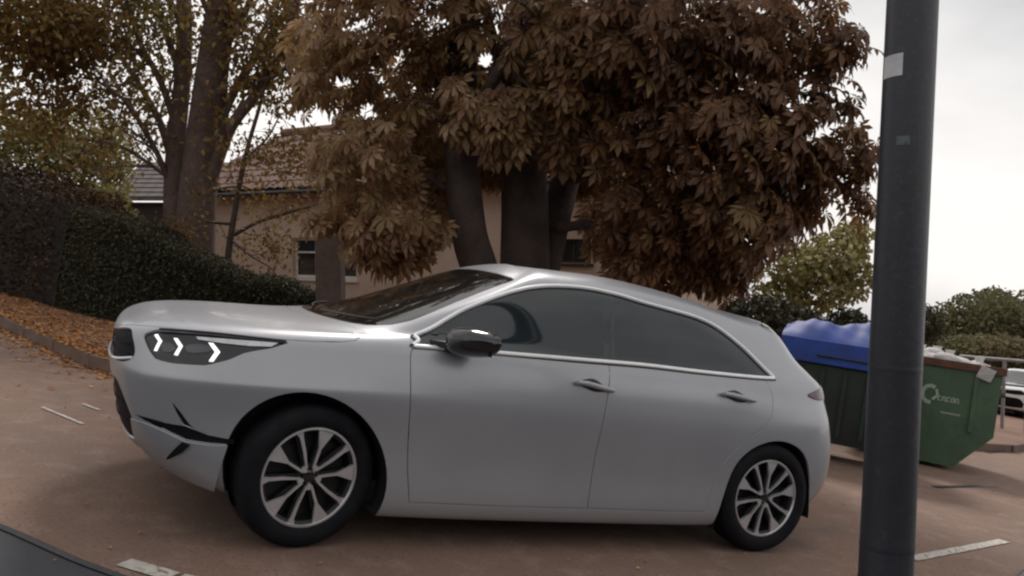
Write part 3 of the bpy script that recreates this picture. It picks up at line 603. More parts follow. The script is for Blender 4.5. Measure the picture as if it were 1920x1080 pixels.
M['skip'] = mat('green_painted_steel', (0.075, 0.14, 0.075), 0.5, noise=[(2.2, (0.055, 0.10, 0.057), 0.35, 0.65), (14.0, (0.06, 0.055, 0.035), 0.58, 0.8)], bump=0.15, bscale=8)
M['rust'] = mat('rusty_rim', (0.16, 0.065, 0.035), 0.8, noise=[(9.0, (0.09, 0.045, 0.03), 0.35, 0.65)], bump=0.3)
M['bag'] = mat('white_plastic_bag', (0.72, 0.70, 0.68), 0.5, noise=[(6.0, (0.55, 0.52, 0.50), 0.4, 0.7)], bump=0.8, bscale=14, bdist=0.05, trans=0.15)
M['card'] = mat('brown_cardboard', (0.30, 0.19, 0.11), 0.85, noise=[(8.0, (0.22, 0.13, 0.08), 0.4, 0.7)])
M['letter'] = mat('faded_white_print', (0.42, 0.48, 0.42), 0.6, noise=[(25.0, (0.22, 0.30, 0.22), 0.45, 0.7)])
M['galv'] = mat('galvanised_rail', (0.30, 0.31, 0.32), 0.5, 0.5, noise=(12.0, (0.22, 0.23, 0.24), 0.4, 0.7))

# ------------------------------------------------------------------ ground
def sheet(name, pts, z, m, kind='structure', grid=None):
    o = mesh(name, [(p[0], p[1], z) for p in pts], [tuple(range(len(pts)))], m); return tag(o, kind=kind)
def g2(u, v, z=0.0): p = ground(u, v, z); return (p.x, p.y)
n_ = 60; ext_ = 420
V = [((i / n_ - .5) * 2 * ext_, (j / n_ - .5) * 2 * ext_, 0) for j in range(n_ + 1) for i in range(n_ + 1)]
Fq = [(j * (n_ + 1) + i, j * (n_ + 1) + i + 1, (j + 1) * (n_ + 1) + i + 1, (j + 1) * (n_ + 1) + i) for j in range(n_) for i in range(n_)]
tag(mesh('road', V, Fq, M['road']), kind='structure')
strip = crom([(-9, 7), (-3, 1.3), (-1.9, .22), (-1.15, -.67), (-.70, -1.2), (0, -1.78), (1.4, -2.15), (2.9, -1.95), (4.2, -1.38), (5.4, -.9), (8, -.2), (14, .9), (30, 3.5)], 6)
sheet('near_carriageway', strip + [(60, -60), (-60, -60)], .004, M['asphalt'])
b = MB(); b.tube([(x, y, .004) for x, y in strip], .017, 6); tag(b.build('tar_seam', M['tar'], smooth=True), kind='structure')
KP = crom([(-14, 34), (-8.6, 21), (-5.0, 12.8), (-2.89, 8.04), (-2.14, 6.36), (-1.70, 5.35), (-1.30, 4.42), (-.94, 3.72), (-.35, 3.10), (.5, 2.75), (1.8, 2.70), (4, 3.0), (8, 3.45), (11.3, 3.75), (13.4, 4.40), (20, 8.0), (34, 17)], 10)
sheet('footway', KP + [(200, 120), (200, 380), (-200, 380), (-60, 120)], .115, M['pave'])
# kerb: bedding strip with the stones laid along it
kb = MB(); cum = [0]
for a, b_ in zip(KP, KP[1:]): cum.append(cum[-1] + math.dist(a, b_))
def kpt(t):
    i = int(np.searchsorted(cum, t)); i = min(max(i, 1), len(KP) - 1); f = (t - cum[i - 1]) / max(cum[i] - cum[i - 1], 1e-6)
    a, b_ = Vector(KP[i - 1]), Vector(KP[i]); return a.lerp(b_, f), (b_ - a).normalized()
kb.tube([(x, y, .03) for x, y in KP], .045, 6); kerb = tag(kb.build('kerb', M['kerb']), kind='structure')
sb = MB(); sb.box((0, 0, .062), (.895, .125, .125), bev=.012); stone = None
t = .5
while t < cum[-1] - .6:
    p, d = kpt(t)
    if stone is None: o = sb.build('kerb_stone', M['kerb'], kerb); stone = o
    else: o = stone.copy(); C.objects.link(o); o.parent = kerb
    o.location = (p.x, p.y, random.uniform(-.004, .004)); o.rotation_euler = (random.uniform(-.01, .01), 0, math.atan2(d.y, d.x)); t += .91
# paint marks
def quad_mark(px, name='road_marking', lift=.006):
    """short painted line between two street-frame points, given width"""
    (x0, y0), (x1, y1), wd = px; d = Vector((x1 - x0, y1 - y0)); l = d.length; d.normalize(); q = Vector((-d.y, d.x)) * wd / 2
    n = max(2, int(l / .06)); V = []; F_ = []
    for i in range(n + 1):
        c = Vector((x0, y0)) + d * l * i / n; j0, j1 = random.uniform(-.006, .006), random.uniform(-.006, .006)
        V += [(c.x - q.x * (1 + j0 * 8), c.y - q.y * (1 + j0 * 8), lift), (c.x + q.x * (1 + j1 * 8), c.y + q.y * (1 + j1 * 8), lift)]
    return mesh(name, V, [(2 * i, 2 * i + 2, 2 * i + 3, 2 * i + 1) for i in range(n)], M['line'])
for (a, b_, wd) in (((-1.26, 1.83), (-.985, 1.385), .028), ((-1.03, 2.06), (-.915, 1.88), .028), ((-.68, -1.055), (-.505, -1.20), .085), ((-.485, -1.215), (-.30, -1.33), .085), ((3.82, -.98), (5.30, -.60), .075)):
    tag(quad_mark((a, b_, wd)), kind='structure')
for (a, b_, wd) in ((g2(1752, 914), g2(1866, 911), .07), (g2(1850, 849), g2(1925, 842), .10)):
    o = quad_mark((a, b_, wd), 'tar_joint'); o.data.materials[0] = M['tar']; tag(o, kind='structure')

# ------------------------------------------------------------------ leaves
def diamond(): return np.array([(0, 0, 0), (-.36, .5, .10), (0, 1, -.05), (.36, .5, .10)]), np.array([(0, 1, 2, 3)])
def pointed(): return np.array([(0, 0, 0), (-.30, .45, .09), (0, .5, 0), (.30, .45, .09), (0, 1, -.12)]), np.array([(0, 1, 2), (0, 2, 3), (1, 4, 2), (2, 4, 3)])
def palmate(n=7):
    V = []; F_ = []
    for i in range(n):
        a = math.radians(-118 + 236 * i / (n - 1)); ln = 1 - .42 * abs(i - (n - 1) / 2) / ((n - 1) / 2)
        ca, sa = math.sin(a), math.cos(a); w_ = .155 * ln
        pts = [(0, .04, 0), (-w_ * .75, .45 * ln, .03), (0, .5 * ln, -.03), (w_ * .75, .45 * ln, .03), (-w_ * 1.1, .68 * ln, -.04), (w_ * 1.1, .68 * ln, -.04), (0, .74 * ln, -.10), (0, ln, -.30 * ln)]
        b = len(V)
        for x, y, z in pts: V.append((x * sa + y * ca, -x * ca + y * sa, z))
        F_ += [(b, b + 1, b + 2), (b, b + 2, b + 3), (b + 1, b + 4, b + 6), (b + 1, b + 6, b + 2), (b + 2, b + 6, b + 5), (b + 2, b + 5, b + 3), (b + 4, b + 7, b + 6), (b + 6, b + 7, b + 5)]
    return np.array(V), np.array(F_)
def scatter(P_, dirs, ups, size, proto, tintbase=None):
    """P_ (n,3) positions, dirs leaf axis, ups leaf normal; returns V, F, tint"""
    pv, pf = proto; n = len(P_)
    y = dirs / np.maximum(np.linalg.norm(dirs, axis=1, keepdims=True), 1e-6); x = np.cross(y, ups); x /= np.maximum(np.linalg.norm(x, axis=1, keepdims=True), 1e-6); z = np.cross(x, y)
    V = P_[:, None, :] + size[:, None, None] * (pv[None, :, 0:1] * x[:, None] + pv[None, :, 1:2] * y[:, None] + pv[None, :, 2:3] * z[:, None])
    Fv = (pf[None] + (np.arange(n) * len(pv))[:, None, None]).reshape(-1, pf.shape[1])
    tb = rng.random(n) if tintbase is None else tintbase
    tint = np.clip(np.repeat(tb, len(pf)) + rng.normal(0, .05, n * len(pf)), 0, 1)
    return V.reshape(-1, 3), Fv, tint
def rand_dirs(n, bias=(0, 0, 0), amt=1.0):
    d = rng.normal(size=(n, 3)); d /= np.linalg.norm(d, axis=1, keepdims=True); return d * amt + np.array(bias)
def leaf_mass(name, P_, size, m, parent=None, proto=None, outward=None, droop=(0, 0, -.5), jitter=1.0, tint=None, kind='stuff'):
    n = len(P_); d = rand_dirs(n, droop, jitter)
    if outward is not None: d = d + outward
    u = rand_dirs(n, (0, 0, .9), .8); sz = size * rng.uniform(.65, 1.25, n)
    V, Fv, tn = scatter(P_, d, u, sz, proto or diamond(), tint)
    o = mesh(name, V, Fv, m, parent, tint=tn); return tag(o, kind=kind) if kind else o
def lobe_tint(P_, scale=1.0, spread=.22, seed=0):
    r = np.random.default_rng(seed); k = r.normal(size=(6, 3)) * scale; ph = r.uniform(0, 6.28, 6)
    s = sum(np.sin(P_ @ k[i] + ph[i]) for i in range(6)) / 6
    return np.clip(.48 + s * .55 + rng.normal(0, spread, len(P_)), 0, 1)

# ------------------------------------------------------------------ trees
def tree_limbs(mb, limbs): 
    for pts, r0, r1, n in limbs:
        pts = crom([tuple(p) for p in pts], 5); m = len(pts)
        mb.tube(pts, [r0 + (r1 - r0) * i / (m - 1) * (1.0) for i in range(m)], n)
def px(pts): return [at(u, v, d) for u, v, d in pts]
def twigs(mb, start, d, ln, r, depth, tips, spread=.7, up=.10, n=5):
    d = d.normalized(); pts = [start]; p = start.copy(); k = 4
    for i in range(k):
        d = (d + Vector(rng.normal(0, .14, 3)) + PLUMB * up * .5).normalized(); p = p + d * ln / k; pts.append(p.copy())
    mb.tube(pts, [r * (1 - .5 * i / k) for i in range(k + 1)], max(3, n), cap=False)
    if depth <= 1: tips += [q.copy() for q in pts[1:]]
    if depth > 0:
        for i in range(rng.integers(2, 4)):
            j = rng.integers(1, k + 1); nd = (d + Vector(rng.normal(0, spread, 3))).normalized()
            twigs(mb, pts[j], nd, ln * rng.uniform(.55, .8), r * .5, depth - 1, tips, spread, up, n - 1)
def blob_points(blobs, n, shell=.0):
    """blobs = (u, v, ru, rv, depth, rdepth, weight) ellipsoids laid out from the photograph; returns street-frame points"""
    w = np.array([b[6] for b in blobs], float); w /= w.sum(); out = []
    X, Y, Z = [np.array(CAM_M.col[i]) for i in range(3)]
    for b, c in zip(blobs, rng.multinomial(n, w)):
        ce = np.array(at(b[0], b[1], b[4])); k = b[4] / CAM_F
        q = rng.normal(size=(c, 3)); q /= np.linalg.norm(q, axis=1, keepdims=True); q *= (rng.random(c) ** (1 / 3))[:, None]
        if shell: q *= (shell + (1 - shell) * rng.random(c) ** .5)[:, None] / np.maximum(np.linalg.norm(q, axis=1, keepdims=True), 1e-6) * 1.0
        out.append(ce + q[:, :1] * b[2] * k * X + q[:, 1:2] * b[5] * Y + q[:, 2:] * b[3] * k * Z)
    return np.concatenate(out)
# ------------------------------------------------------------------ twin-stemmed tree behind the hedge, far left
lt = thing('autumn_tree', at(350, 600, 12.6), 'tall twin-stemmed tree with thin autumn leaves standing behind the hedge', 'tree')
LTI = lt.matrix_world.inverted() @ RG
def child_of(o, root, inv_):
    o.parent = root; o.matrix_local = inv_; return o
mbT = MB(); tips = []
L1 = [((370,600,12.6),(366,470,12.6),(372,360,12.6),(384,240,12.6),(400,130,12.5),(418,20,12.4),(430,-120,12.3))]
tree_limbs(mbT, [(px([(366,640,12.6),(364,500,12.6),(368,400,12.6),(380,280,12.6),(396,150,12.5),(414,20,12.4),(440,-160,12.2)]), .34, .20, 14),
                 (px([(340,640,12.7),(334,500,12.7),(326,380,12.8),(330,270,12.8),(342,150,12.8),(346,20,12.8),(336,-140,12.8)]), .19, .10, 11)])
limbs = [([(398,330,12.5),(432,240,12.3),(478,180,12.1),(520,110,12.0),(552,20,11.9),(575,-70,11.8)], .10, .045),
 ([(392,290,12.6),(430,190,12.6),(470,120,12.7),(520,50,12.8),(560,-40,12.9)], .08, .035),
 ([(322,300,12.8),(300,230,13.0),(262,160,13.2),(215,90,13.4),(160,20,13.6)], .07, .03),
 ([(328,230,12.8),(300,150,12.6),(262,80,12.4),(240,0,12.2)], .06, .03),
 ([(320,350,12.8),(296,290,12.5),(268,240,12.3),(235,190,12.1),(180,150,12.0)], .05, .02),
 ([(340,140,12.8),(312,70,12.9),(290,0,13.0),(270,-60,13.0)], .05, .025),
 ([(402,120,12.5),(440,60,12.3),(470,0,12.1),(500,-80,12.0)], .06, .03),
 ([(312,330,12.8),(270,300,13.1),(215,270,13.4),(150,262,13.6)], .04, .018),
 ([(410,60,12.4),(380,0,12.2),(366,-60,12.0)], .05, .03),
 ([(345,60,12.8),(320,0,12.7),(300,-70,12.6)], .05, .025)]
for pts, r0, r1 in limbs:
    P3 = px(pts); tree_limbs(mbT, [(P3, r0, r1, 8)])
    for j in range(1, len(P3)):
        for q in range(3):
            dd = (P3[j] - P3[j - 1]).normalized() + Vector(rng.normal(0, .55, 3))
            twigs(mbT, P3[j - 1].lerp(P3[j], rng.random()), dd, rng.uniform(.5, .95), r1 * .5 + .006, 2, tips)
child_of(mbT.build('trunk', M['bark'], lt, True, 60), lt, LTI)
tp = np.array([tuple(t) for t in tips]); 
P_ = tp[rng.integers(0, len(tp), 3800)] + rng.normal(0, .14, (3800, 3))
P2_ = blob_points([(70,50,110,90,11.5,1.0,5), (190,30,120,80,12.5,.8,1.6), (60,190,110,70,12,.8,1.2), (300,60,160,80,12.5,.9,1.0), (480,70,110,100,12.5,.8,1.0), (180,150,110,70,12.5,.8,.7), (530,150,90,70,12.3,.7,.7), (580,60,70,90,12,.7,.9)], 11500)
PP = np.concatenate([P_, P2_])
child_of(leaf_mass('crown', PP, .11, M['autumn'], lt, pointed(), tint=lobe_tint(PP, 1.2, .2, 3)), lt, LTI)

# slender tree in front of the house
st = thing('sapling', at(425, 560, 11.8), 'slender bare sapling leaning right of the twin-stemmed tree, in front of the house wall', 'tree'); STI = st.matrix_world.inverted() @ RG
mbS = MB(); tips = []
tree_limbs(mbS, [(px([(420,600,11.8),(428,480,11.8),(440,400,11.8),(452,330,11.8),(466,270,11.8),(492,180,11.9),(512,80,12)]), .055, .02, 8)])
for pts, r0, r1 in [([(438,420,11.8),(410,418,11.7),(384,414,11.6),(362,402,11.6)], .028, .014), ([(440,440,11.8),(480,418,11.6),(530,402,11.4),(580,388,11.3)], .035, .014), ([(450,350,11.8),(420,352,11.9),(396,360,12)], .02, .01), ([(458,300,11.8),(500,260,11.7),(520,225,11.6)], .02, .01), ([(434,450,11.8),(470,480,11.5),(505,500,11.4)], .02, .008)]:
    P3 = px(pts); tree_limbs(mbS, [(P3, r0, r1, 6)])
    for j in range(1, len(P3)):
        twigs(mbS, P3[j], (P3[j] - P3[j - 1]) + Vector(rng.normal(0, .15, 3)), rng.uniform(.3, .5), .008, 2, tips)
child_of(mbS.build('trunk', M['bark_dark'], st, True, 60), st, STI)
tp = np.array([tuple(t) for t in tips]); PP = np.concatenate([tp[rng.integers(0, len(tp), 600)] + rng.normal(0, .08, (600, 3)), blob_points([(520,400,70,60,11.6,.5,1), (560,300,60,60,11.6,.5,1.0), (480,330,60,70,11.7,.5,.6), (510,470,60,40,11.5,.4,.6), (540,280,70,50,11.3,.5,1.4), (460,290,50,50,11.4,.5,.8)], 1500)])
child_of(leaf_mass('crown', PP, .075, M['autumn'], st, pointed(), tint=lobe_tint(PP, 1.2, .2, 5)), st, STI)

# ------------------------------------------------------------------ horse chestnut over the car
ht = thing('horse_chestnut_tree', at(960, 620, 9.6), 'spreading horse chestnut with rusty brown drooping leaves hanging over the car roof', 'tree'); HTI = ht.matrix_world.inverted() @ RG
mbH = MB(); mbH2 = MB()
tree_limbs(mbH, [(px([(915,640,9.3),(902,520,9.3),(880,440,9.3),(868,330,9.3),(864,220,9.4),(866,110,9.5),(872,0,9.6),(880,-140,9.7)]), .23, .17, 14),
                 (px([(985,640,9.8),(984,520,9.8),(984,400,9.8),(980,300,9.8),(976,200,9.9),(985,90,10),(1000,-60,10)]), .33, .22, 14),
                 (px([(1010,560,10),(1040,420,10.1),(1066,310,10.2),(1080,200,10.3),(1110,80,10.4),(1150,-60,10.5)]), .20, .15, 12)])
hl_ = [([(868,260,9.5),(830,180,9.6),(790,110,9.7),(740,40,9.8),(700,-40,9.9)], .07, .03), ([(870,240,9.4),(920,160,8.8),(960,90,8.4),(1010,20,8)], .09, .04), ([(866,380,9.5),(800,330,9.3),(730,300,9.2),(670,300,9)], .045, .02),
 ([(1078,250,10.2),(1160,180,9.8),(1250,130,9.4),(1350,90,9),(1450,80,8.7)], .12, .04), ([(1060,340,10.2),(1150,300,9.7),(1260,290,9.2),(1380,300,8.8),(1480,330,8.5)], .11, .035), ([(1100,120,10.4),(1180,40,10),(1280,0,9.6),(1400,-30,9.3)], .10, .04), ([(1030,430,10),(1120,420,9.4),(1210,430,9),(1290,460,8.7)], .07, .03), ([(975,200,9.8),(930,90,9.5),(900,-20,9.3)], .1, .05)]
tips = []
for pts, r0, r1 in hl_:
    P3 = px(pts); tree_limbs(mbH, [(P3, r0, r1, 8)])
    for j in range(1, len(P3)):
        for q in range(2): twigs(mbH, P3[j - 1].lerp(P3[j], rng.random()), (P3[j] - P3[j - 1]).normalized() + Vector(rng.normal(0, .6, 3)), rng.uniform(.5, .9), r1 * .5, 1, tips, up=-.05)
child_of(mbH.build('trunk', M['bark_dark'], ht, True, 60), ht, HTI)
HB = [(700,60,130,110,9.0,.8,1.3),(790,180,110,110,9.6,.9,1.0),(690,310,110,100,8.8,.8,1.2),(740,440,100,65,8.6,.6,1.3),(640,190,80,90,9.4,.7,.7),(820,60,110,80,9.6,.9,1.0),(800,350,80,90,10.2,.6,.9),(620,430,45,45,9.0,.4,.35),
      (980,60,150,90,9.0,1.0,1.6),(940,230,60,70,8.6,.4,.6),(1060,260,50,60,9.0,.4,.5),(870,200,40,70,8.7,.3,.4),(1100,90,150,120,8.6,1.0,2.0),(1050,200,90,60,8.8,.8,.7),(1230,90,150,120,8.4,1.1,2.3),(1370,110,130,120,8.4,1.0,2.0),(1470,60,90,90,8.6,.8,.9),(1220,260,130,120,8.8,1.0,2.0),(1350,270,150,120,8.3,1.0,2.3),(1470,250,110,110,8.3,.8,1.3),
      (1540,300,75,80,8.3,.6,.7),(1240,400,130,90,8.9,.9,1.6),(1370,410,130,90,8.6,.9,1.6),(1460,380,90,60,8.6,.7,.8),(1250,490,130,55,9.2,.7,1.2),(1350,500,80,50,9.2,.6,.8),(1140,420,60,60,10.4,.5,.5),(1590,90,42,42,8.0,.3,.16),(1600,290,40,60,8.2,.3,.2),(1560,180,50,60,8.2,.4,.28),(1600,380,28,36,8.2,.25,.1),(1540,90,55,60,8.3,.4,.28),
      (760,200,120,120,11.2,.5,2.4),(900,130,110,90,11.2,.5,2.0),(1040,190,110,130,11.4,.5,3.0),(900,290,90,70,11.2,.4,1.4),(1110,300,60,80,11.3,.4,1.0),(660,300,80,70,10.6,.4,.9),(600,110,60,90,10,.6,.6),(690,120,80,60,10,.6,.7),(1180,-60,420,70,8.6,1.6,2.2),(760,-50,200,60,9.2,1.0,1.0)]
NP = 10500
PH = blob_points(HB, NP)
# keep the view to the stems partly open
cen = np.array([tuple(at(984, 330, 9.0))]);
d = (PH - np.array(CAM_POS)) @ np.array(CAM_M); uu = 960 + CAM_F * d[:, 0] / d[:, 1]; vv = 540 - CAM_F * d[:, 2] / d[:, 1]
keep = ~((uu > 905) & (uu < 1120) & (vv > 190) & (d[:, 1] < 10.3)) | (rng.random(len(uu)) < np.where(vv < 340, .75, .10))
keep &= ~((uu > 540) & (uu < 655) & (vv > 425) & (vv < 600) & ((uu < 645) | (rng.random(len(uu)) < .6)))
keep &= ~((np.abs(uu - 915) < 32) & (np.abs(vv - 440) < 55)) & ~((np.abs(uu - 1066) < 45) & (np.abs(vv - 420) < 40) & (d[:, 1] < 10.3))
keep &= ~((uu > 835) & (uu < 905) & (vv > 120) & (d[:, 1] < 9.6) & (rng.random(len(uu)) < np.where(vv < 300, .35, .8)))
for hx, hy, hr in [(690,200,20),(640,150,20),(735,170,14),(600,215,26),(755,100,18),(820,150,16),(905,110,24),(935,60,16),(680,250,16),(1160,330,20),(1130,370,16),(1545,235,24),(1520,250,18),(1575,225,16),(1270,320,14),(930,150,14),(705,125,18),(1190,180,8),(1430,150,7),(1010,80,16),(985,95,14),(1510,130,16),(1585,300,14),(860,90,12)] + [(rng.uniform(590, 850), rng.uniform(10, 360), rng.uniform(6, 14)) for _ in range(46)] + [(rng.uniform(880, 1000), rng.uniform(10, 150), rng.uniform(6, 13)) for _ in range(12)] + [(rng.uniform(1470, 1620), rng.uniform(60, 380), rng.uniform(7, 15)) for _ in range(12)] + [(rng.uniform(1130, 1330), rng.uniform(300, 440), rng.uniform(5, 9)) for _ in range(8)]:
    keep &= ~((np.hypot(uu - hx, vv - hy) < hr) & (rng.random(len(uu)) < .99))
PH = PH[keep]; uu, vv, dep = uu[keep], vv[keep], d[keep, 1]
ctr = np.array(at(1010, 150, 9.8)); out_ = PH - ctr; out_ /= np.linalg.norm(out_, axis=1, keepdims=True)
n = len(PH); dirs = out_ * .55 + rand_dirs(n, (0, 0, -.75), .55); ups = rand_dirs(n, (0, 0, 1.0), .38) + out_ * .35
sizes = .20 * rng.uniform(.6, 1.3, n); tb = lobe_tint(PH, .9, .2, 11)
order = np.argsort(np.where((uu > -40) & (uu < 1960) & (vv > -30) & (vv < 620), dep / sizes, 1e6)); big = order[:300]; rest = order[300:]
pal = palmate()
V, Fv, tn = scatter(PH[rest], dirs[rest], ups[rest], sizes[rest], pal, tb[rest])
child_of(tag(mesh('crown', V, Fv, M['chestnut'], ht, tint=tn), kind='stuff'), ht, HTI)
protos = []
for k in range(6):
    V, Fv, tn = scatter(np.zeros((1, 3)), np.array([[0, 1., 0]]), np.array([[0, 0, 1.]]), np.array([1.0]), pal, np.array([(k + .5) / 6]))
    me = bpy.data.meshes.new('leaf'); me.from_pydata(V.tolist(), [], Fv.tolist()); me.materials.append(M['chestnut']); a_ = me.attributes.new('tint', 'FLOAT', 'FACE'); a_.data.foreach_set('value', tn.astype(np.float32)); me.update(); protos.append(me)
for i in big:
    y = Vector(dirs[i]).normalized(); x = y.cross(Vector(ups[i])).normalized(); z = x.cross(y)
    o = link('leaf', protos[min(5, int(tb[i] * 6))], ht); s_ = sizes[i]
    Rm = Matrix((x, y, z)).transposed().to_4x4(); o.matrix_local = HTI @ Matrix.Translation(Vector(PH[i])) @ Rm @ Matrix.Scale(s_, 4)

# ------------------------------------------------------------------ hedges
def hedge(name, path, heights, width, n, size, m, label, cat='hedge', group=None, rough=.18, z0=.11):
    """path of street-frame ground points, a clipped mass of leaves over a dark core"""
    root = thing(name, (path[0][0], path[0][1], z0), label, cat, group); RI = root.matrix_world.inverted() @ RG
    pts = crom([(*p, h) for p, h in zip(path, heights)], 6); V = []; F_ = []; nn = len(pts)
    core = MB(); Pn = []; On = []
    seg = [math.dist(a[:2], b[:2]) for a, b in zip(pts, pts[1:])]; prob = np.array(seg) / sum(seg)
    ii = rng.choice(len(seg), n, p=prob); tt = rng.random(n); W2 = width / 2
    A = np.array(pts); p = A[ii] * (1 - tt[:, None]) + A[ii + 1] * tt[:, None]; dd = A[ii + 1, :2] - A[ii, :2]; dd /= np.linalg.norm(dd, axis=1, keepdims=True); nr = np.stack([dd[:, 1], -dd[:, 0]], 1)
    # around the section: sides and rounded top
    a = rng.uniform(0, 1, n); hgt = p[:, 2]; off = np.zeros(n); zz = np.zeros(n); oz = np.zeros(n); on = np.zeros(n)
    s1 = a < .42; s2 = (a >= .42) & (a < .58); s3 = a >= .58
    off[s1] = W2; zz[s1] = rng.random(s1.sum()) * hgt[s1]; on[s1] = 1
    off[s2] = -W2; zz[s2] = rng.random(s2.sum()) * hgt[s2]; on[s2] = -1
    off[s3] = rng.uniform(-W2, W2, s3.sum()); zz[s3] = hgt[s3]; oz[s3] = 1
    off += rng.normal(0, rough * .5, n) - np.sign(off) * np.abs(rng.normal(0, .05, n)); zz += rng.normal(0, rough * .45, n) + .5 * rough * np.sin(p[:, 0] * 3.1 + p[:, 1] * 2.3) + .35 * rough * np.sin(p[:, 0] * 7 + 1)
    P_ = np.stack([p[:, 0] + nr[:, 0] * off, p[:, 1] + nr[:, 1] * off, np.maximum(zz, .0) + z0], 1)
    ow = np.stack([nr[:, 0] * on, nr[:, 1] * on, oz], 1)
    lm = leaf_mass('foliage', P_, size, m, root, pointed(), outward=ow * .7, droop=(0, 0, -.2), tint=lobe_tint(P_, 1.6, .2, 21)); child_of(lm, root, RI)
    V = []
    for i, q in enumerate(pts):
        j = min(i, nn - 2); d2 = Vector((pts[j + 1][0] - pts[j][0], pts[j + 1][1] - pts[j][1])).normalized(); nv = Vector((d2.y, -d2.x)); w_ = W2 - .07; h_ = q[2] - .07
        for (o_, z_) in ((w_, 0), (w_, h_ * .9), (w_ * .8, h_), (-w_ * .8, h_), (-w_, h_ * .9), (-w_, 0)): V.append((q[0] + nv.x * o_, q[1] + nv.y * o_, z0 + z_))
    F_ = [(i * 6 + k, i * 6 + k + 1, (i + 1) * 6 + k + 1, (i + 1) * 6 + k) for i in range(nn - 1) for k in range(5)] + [tuple(range(6)), tuple((nn - 1) * 6 + k for k in range(6))[::-1]]
    child_of(mesh('branches', V, F_, M['core'], root), root, RI); return root
hedge('garden_hedge', [(-1.36, 8.50), (-1.05, 7.98), (-.60, 7.45), (-.0, 7.05), (.8, 6.80), (1.55, 6.75)], [1.40, 1.30, 1.16, .98, .84, .66], 1.0, 44000, .046, M['hedge'], 'dark green clipped hedge stepping down from the twin-stemmed tree to the gatepost', rough=.08)
hedge('copper_hedge', [(-7.0, 19), (-4.7, 14.5), (-2.82, 11.0), (-1.42, 8.62)], [2.3, 2.1, 1.85, 1.46], 1.1, 26000, .07, M['copper'], 'dark rusty brown hedge at the far left, beside the leaf-strewn footway')

# shrubs and small trees in the garden at the left
def bush(name, blobs, n, size, m, label, cat, base, group=None, seed=1, stem=.05, proto=None):
    root = thing(name, base, label, cat, group); RI = root.matrix_world.inverted() @ RG
    P_ = blob_points(blobs, n, .35)
    if cat == 'shrub' or 'distance' in str(group):   # leafy down to the ground
        lo_ = P_[rng.integers(0, n, int(n * .8))]; hgt_ = np.maximum(lo_[:, 2] - base[2], 0); lo_ = lo_ - (hgt_ * rng.random(len(lo_)))[:, None] * np.array([-.171, 0, 1.0]) + rng.normal(0, .05, lo_.shape); lo_ = lo_[lo_[:, 2] > .1]; P_ = np.concatenate([P_, lo_])
    child_of(leaf_mass('crown', P_, size, m, root, proto or diamond(), tint=lobe_tint(P_, 1.1, .16, seed)), root, RI)
    mb = MB(); B0 = Vector(base); up_ = PLUMB
    for b in blobs[:6]:
        c_ = at(b[0], b[1], b[4]); k1 = B0.lerp(c_, .45) + Vector(rng.normal(0, .1, 3)); mb.tube(crom([tuple(B0), tuple(k1), tuple(c_)], 5), [stem * (1 - .06 * i) for i in range(11)], 7)
    child_of(mb.build('trunk', M['bark_dark'], root, True, 60), root, RI); return root
bush('garden_tree', [(70,300,110,80,16,1.2,1.5),(160,330,90,70,16.5,1.0,1.2),(40,250,90,50,16,1,.8),(140,250,90,60,17,1,1.0),(205,290,50,60,16.8,.8,.6),(20,350,60,60,16,.8,.6)], 9000, .11, M['yellow_leaf'], 'dull green and yellow garden tree behind the brown hedge at the left', 'tree', tuple(at(110, 520, 16.5)), seed=4)
bush('yellow_shrub', [(200,372,36,26,15,.6,1),(175,400,30,22,15,.5,.7),(228,400,24,18,15,.4,.5)], 2200, .08, M['yellow_leaf'], 'small yellow-orange shrub showing over the hedge beside the dark-walled garage', 'shrub', tuple(at(200, 470, 15)), seed=8, stem=.03)
bush('pale_green_tree', [(1500,500,60,46,15.5,.9,1.2),(1565,480,60,48,15.5,.9,1.3),(1540,545,60,40,15.5,.8,1.0),(1600,440,30,34,15.5,.6,.45),(1460,555,46,34,15.5,.7,.7),(1600,520,34,44,15.5,.6,.6)], 5200, .12, M['yellow_leaf'], 'light yellow-green small tree behind the blue-lidded bin', 'tree', tuple(ground(1540, 690, .1)), seed=6)
bush('garden_hedge_tree', [(1420,585,70,34,13,.8,1.2),(1490,600,50,26,13,.6,.8)], 2600, .10, M['hedge'], 'dark green bush showing above the rear of the parked hatchback', 'shrub', tuple(ground(1450, 690, .1)), seed=9, stem=.03)
bush('round_bush', [(1590,612,34,36,14,.5,1.0),(1620,630,30,30,14,.4,.6)], 1800, .09, M['hedge'], 'rounded dark bush peeping over the blue bin lid, left of the lamp post', 'shrub', tuple(ground(1595, 730, .1)), seed=10, stem=.03)
bush('round_bush', [(1738,605,22,34,20,.6,1.0)], 1200, .10, M['hedge'], 'narrow dark bush just right of the lamp post above the skip', 'shrub', tuple(ground(1738, 735, .1)), seed=12, stem=.03)
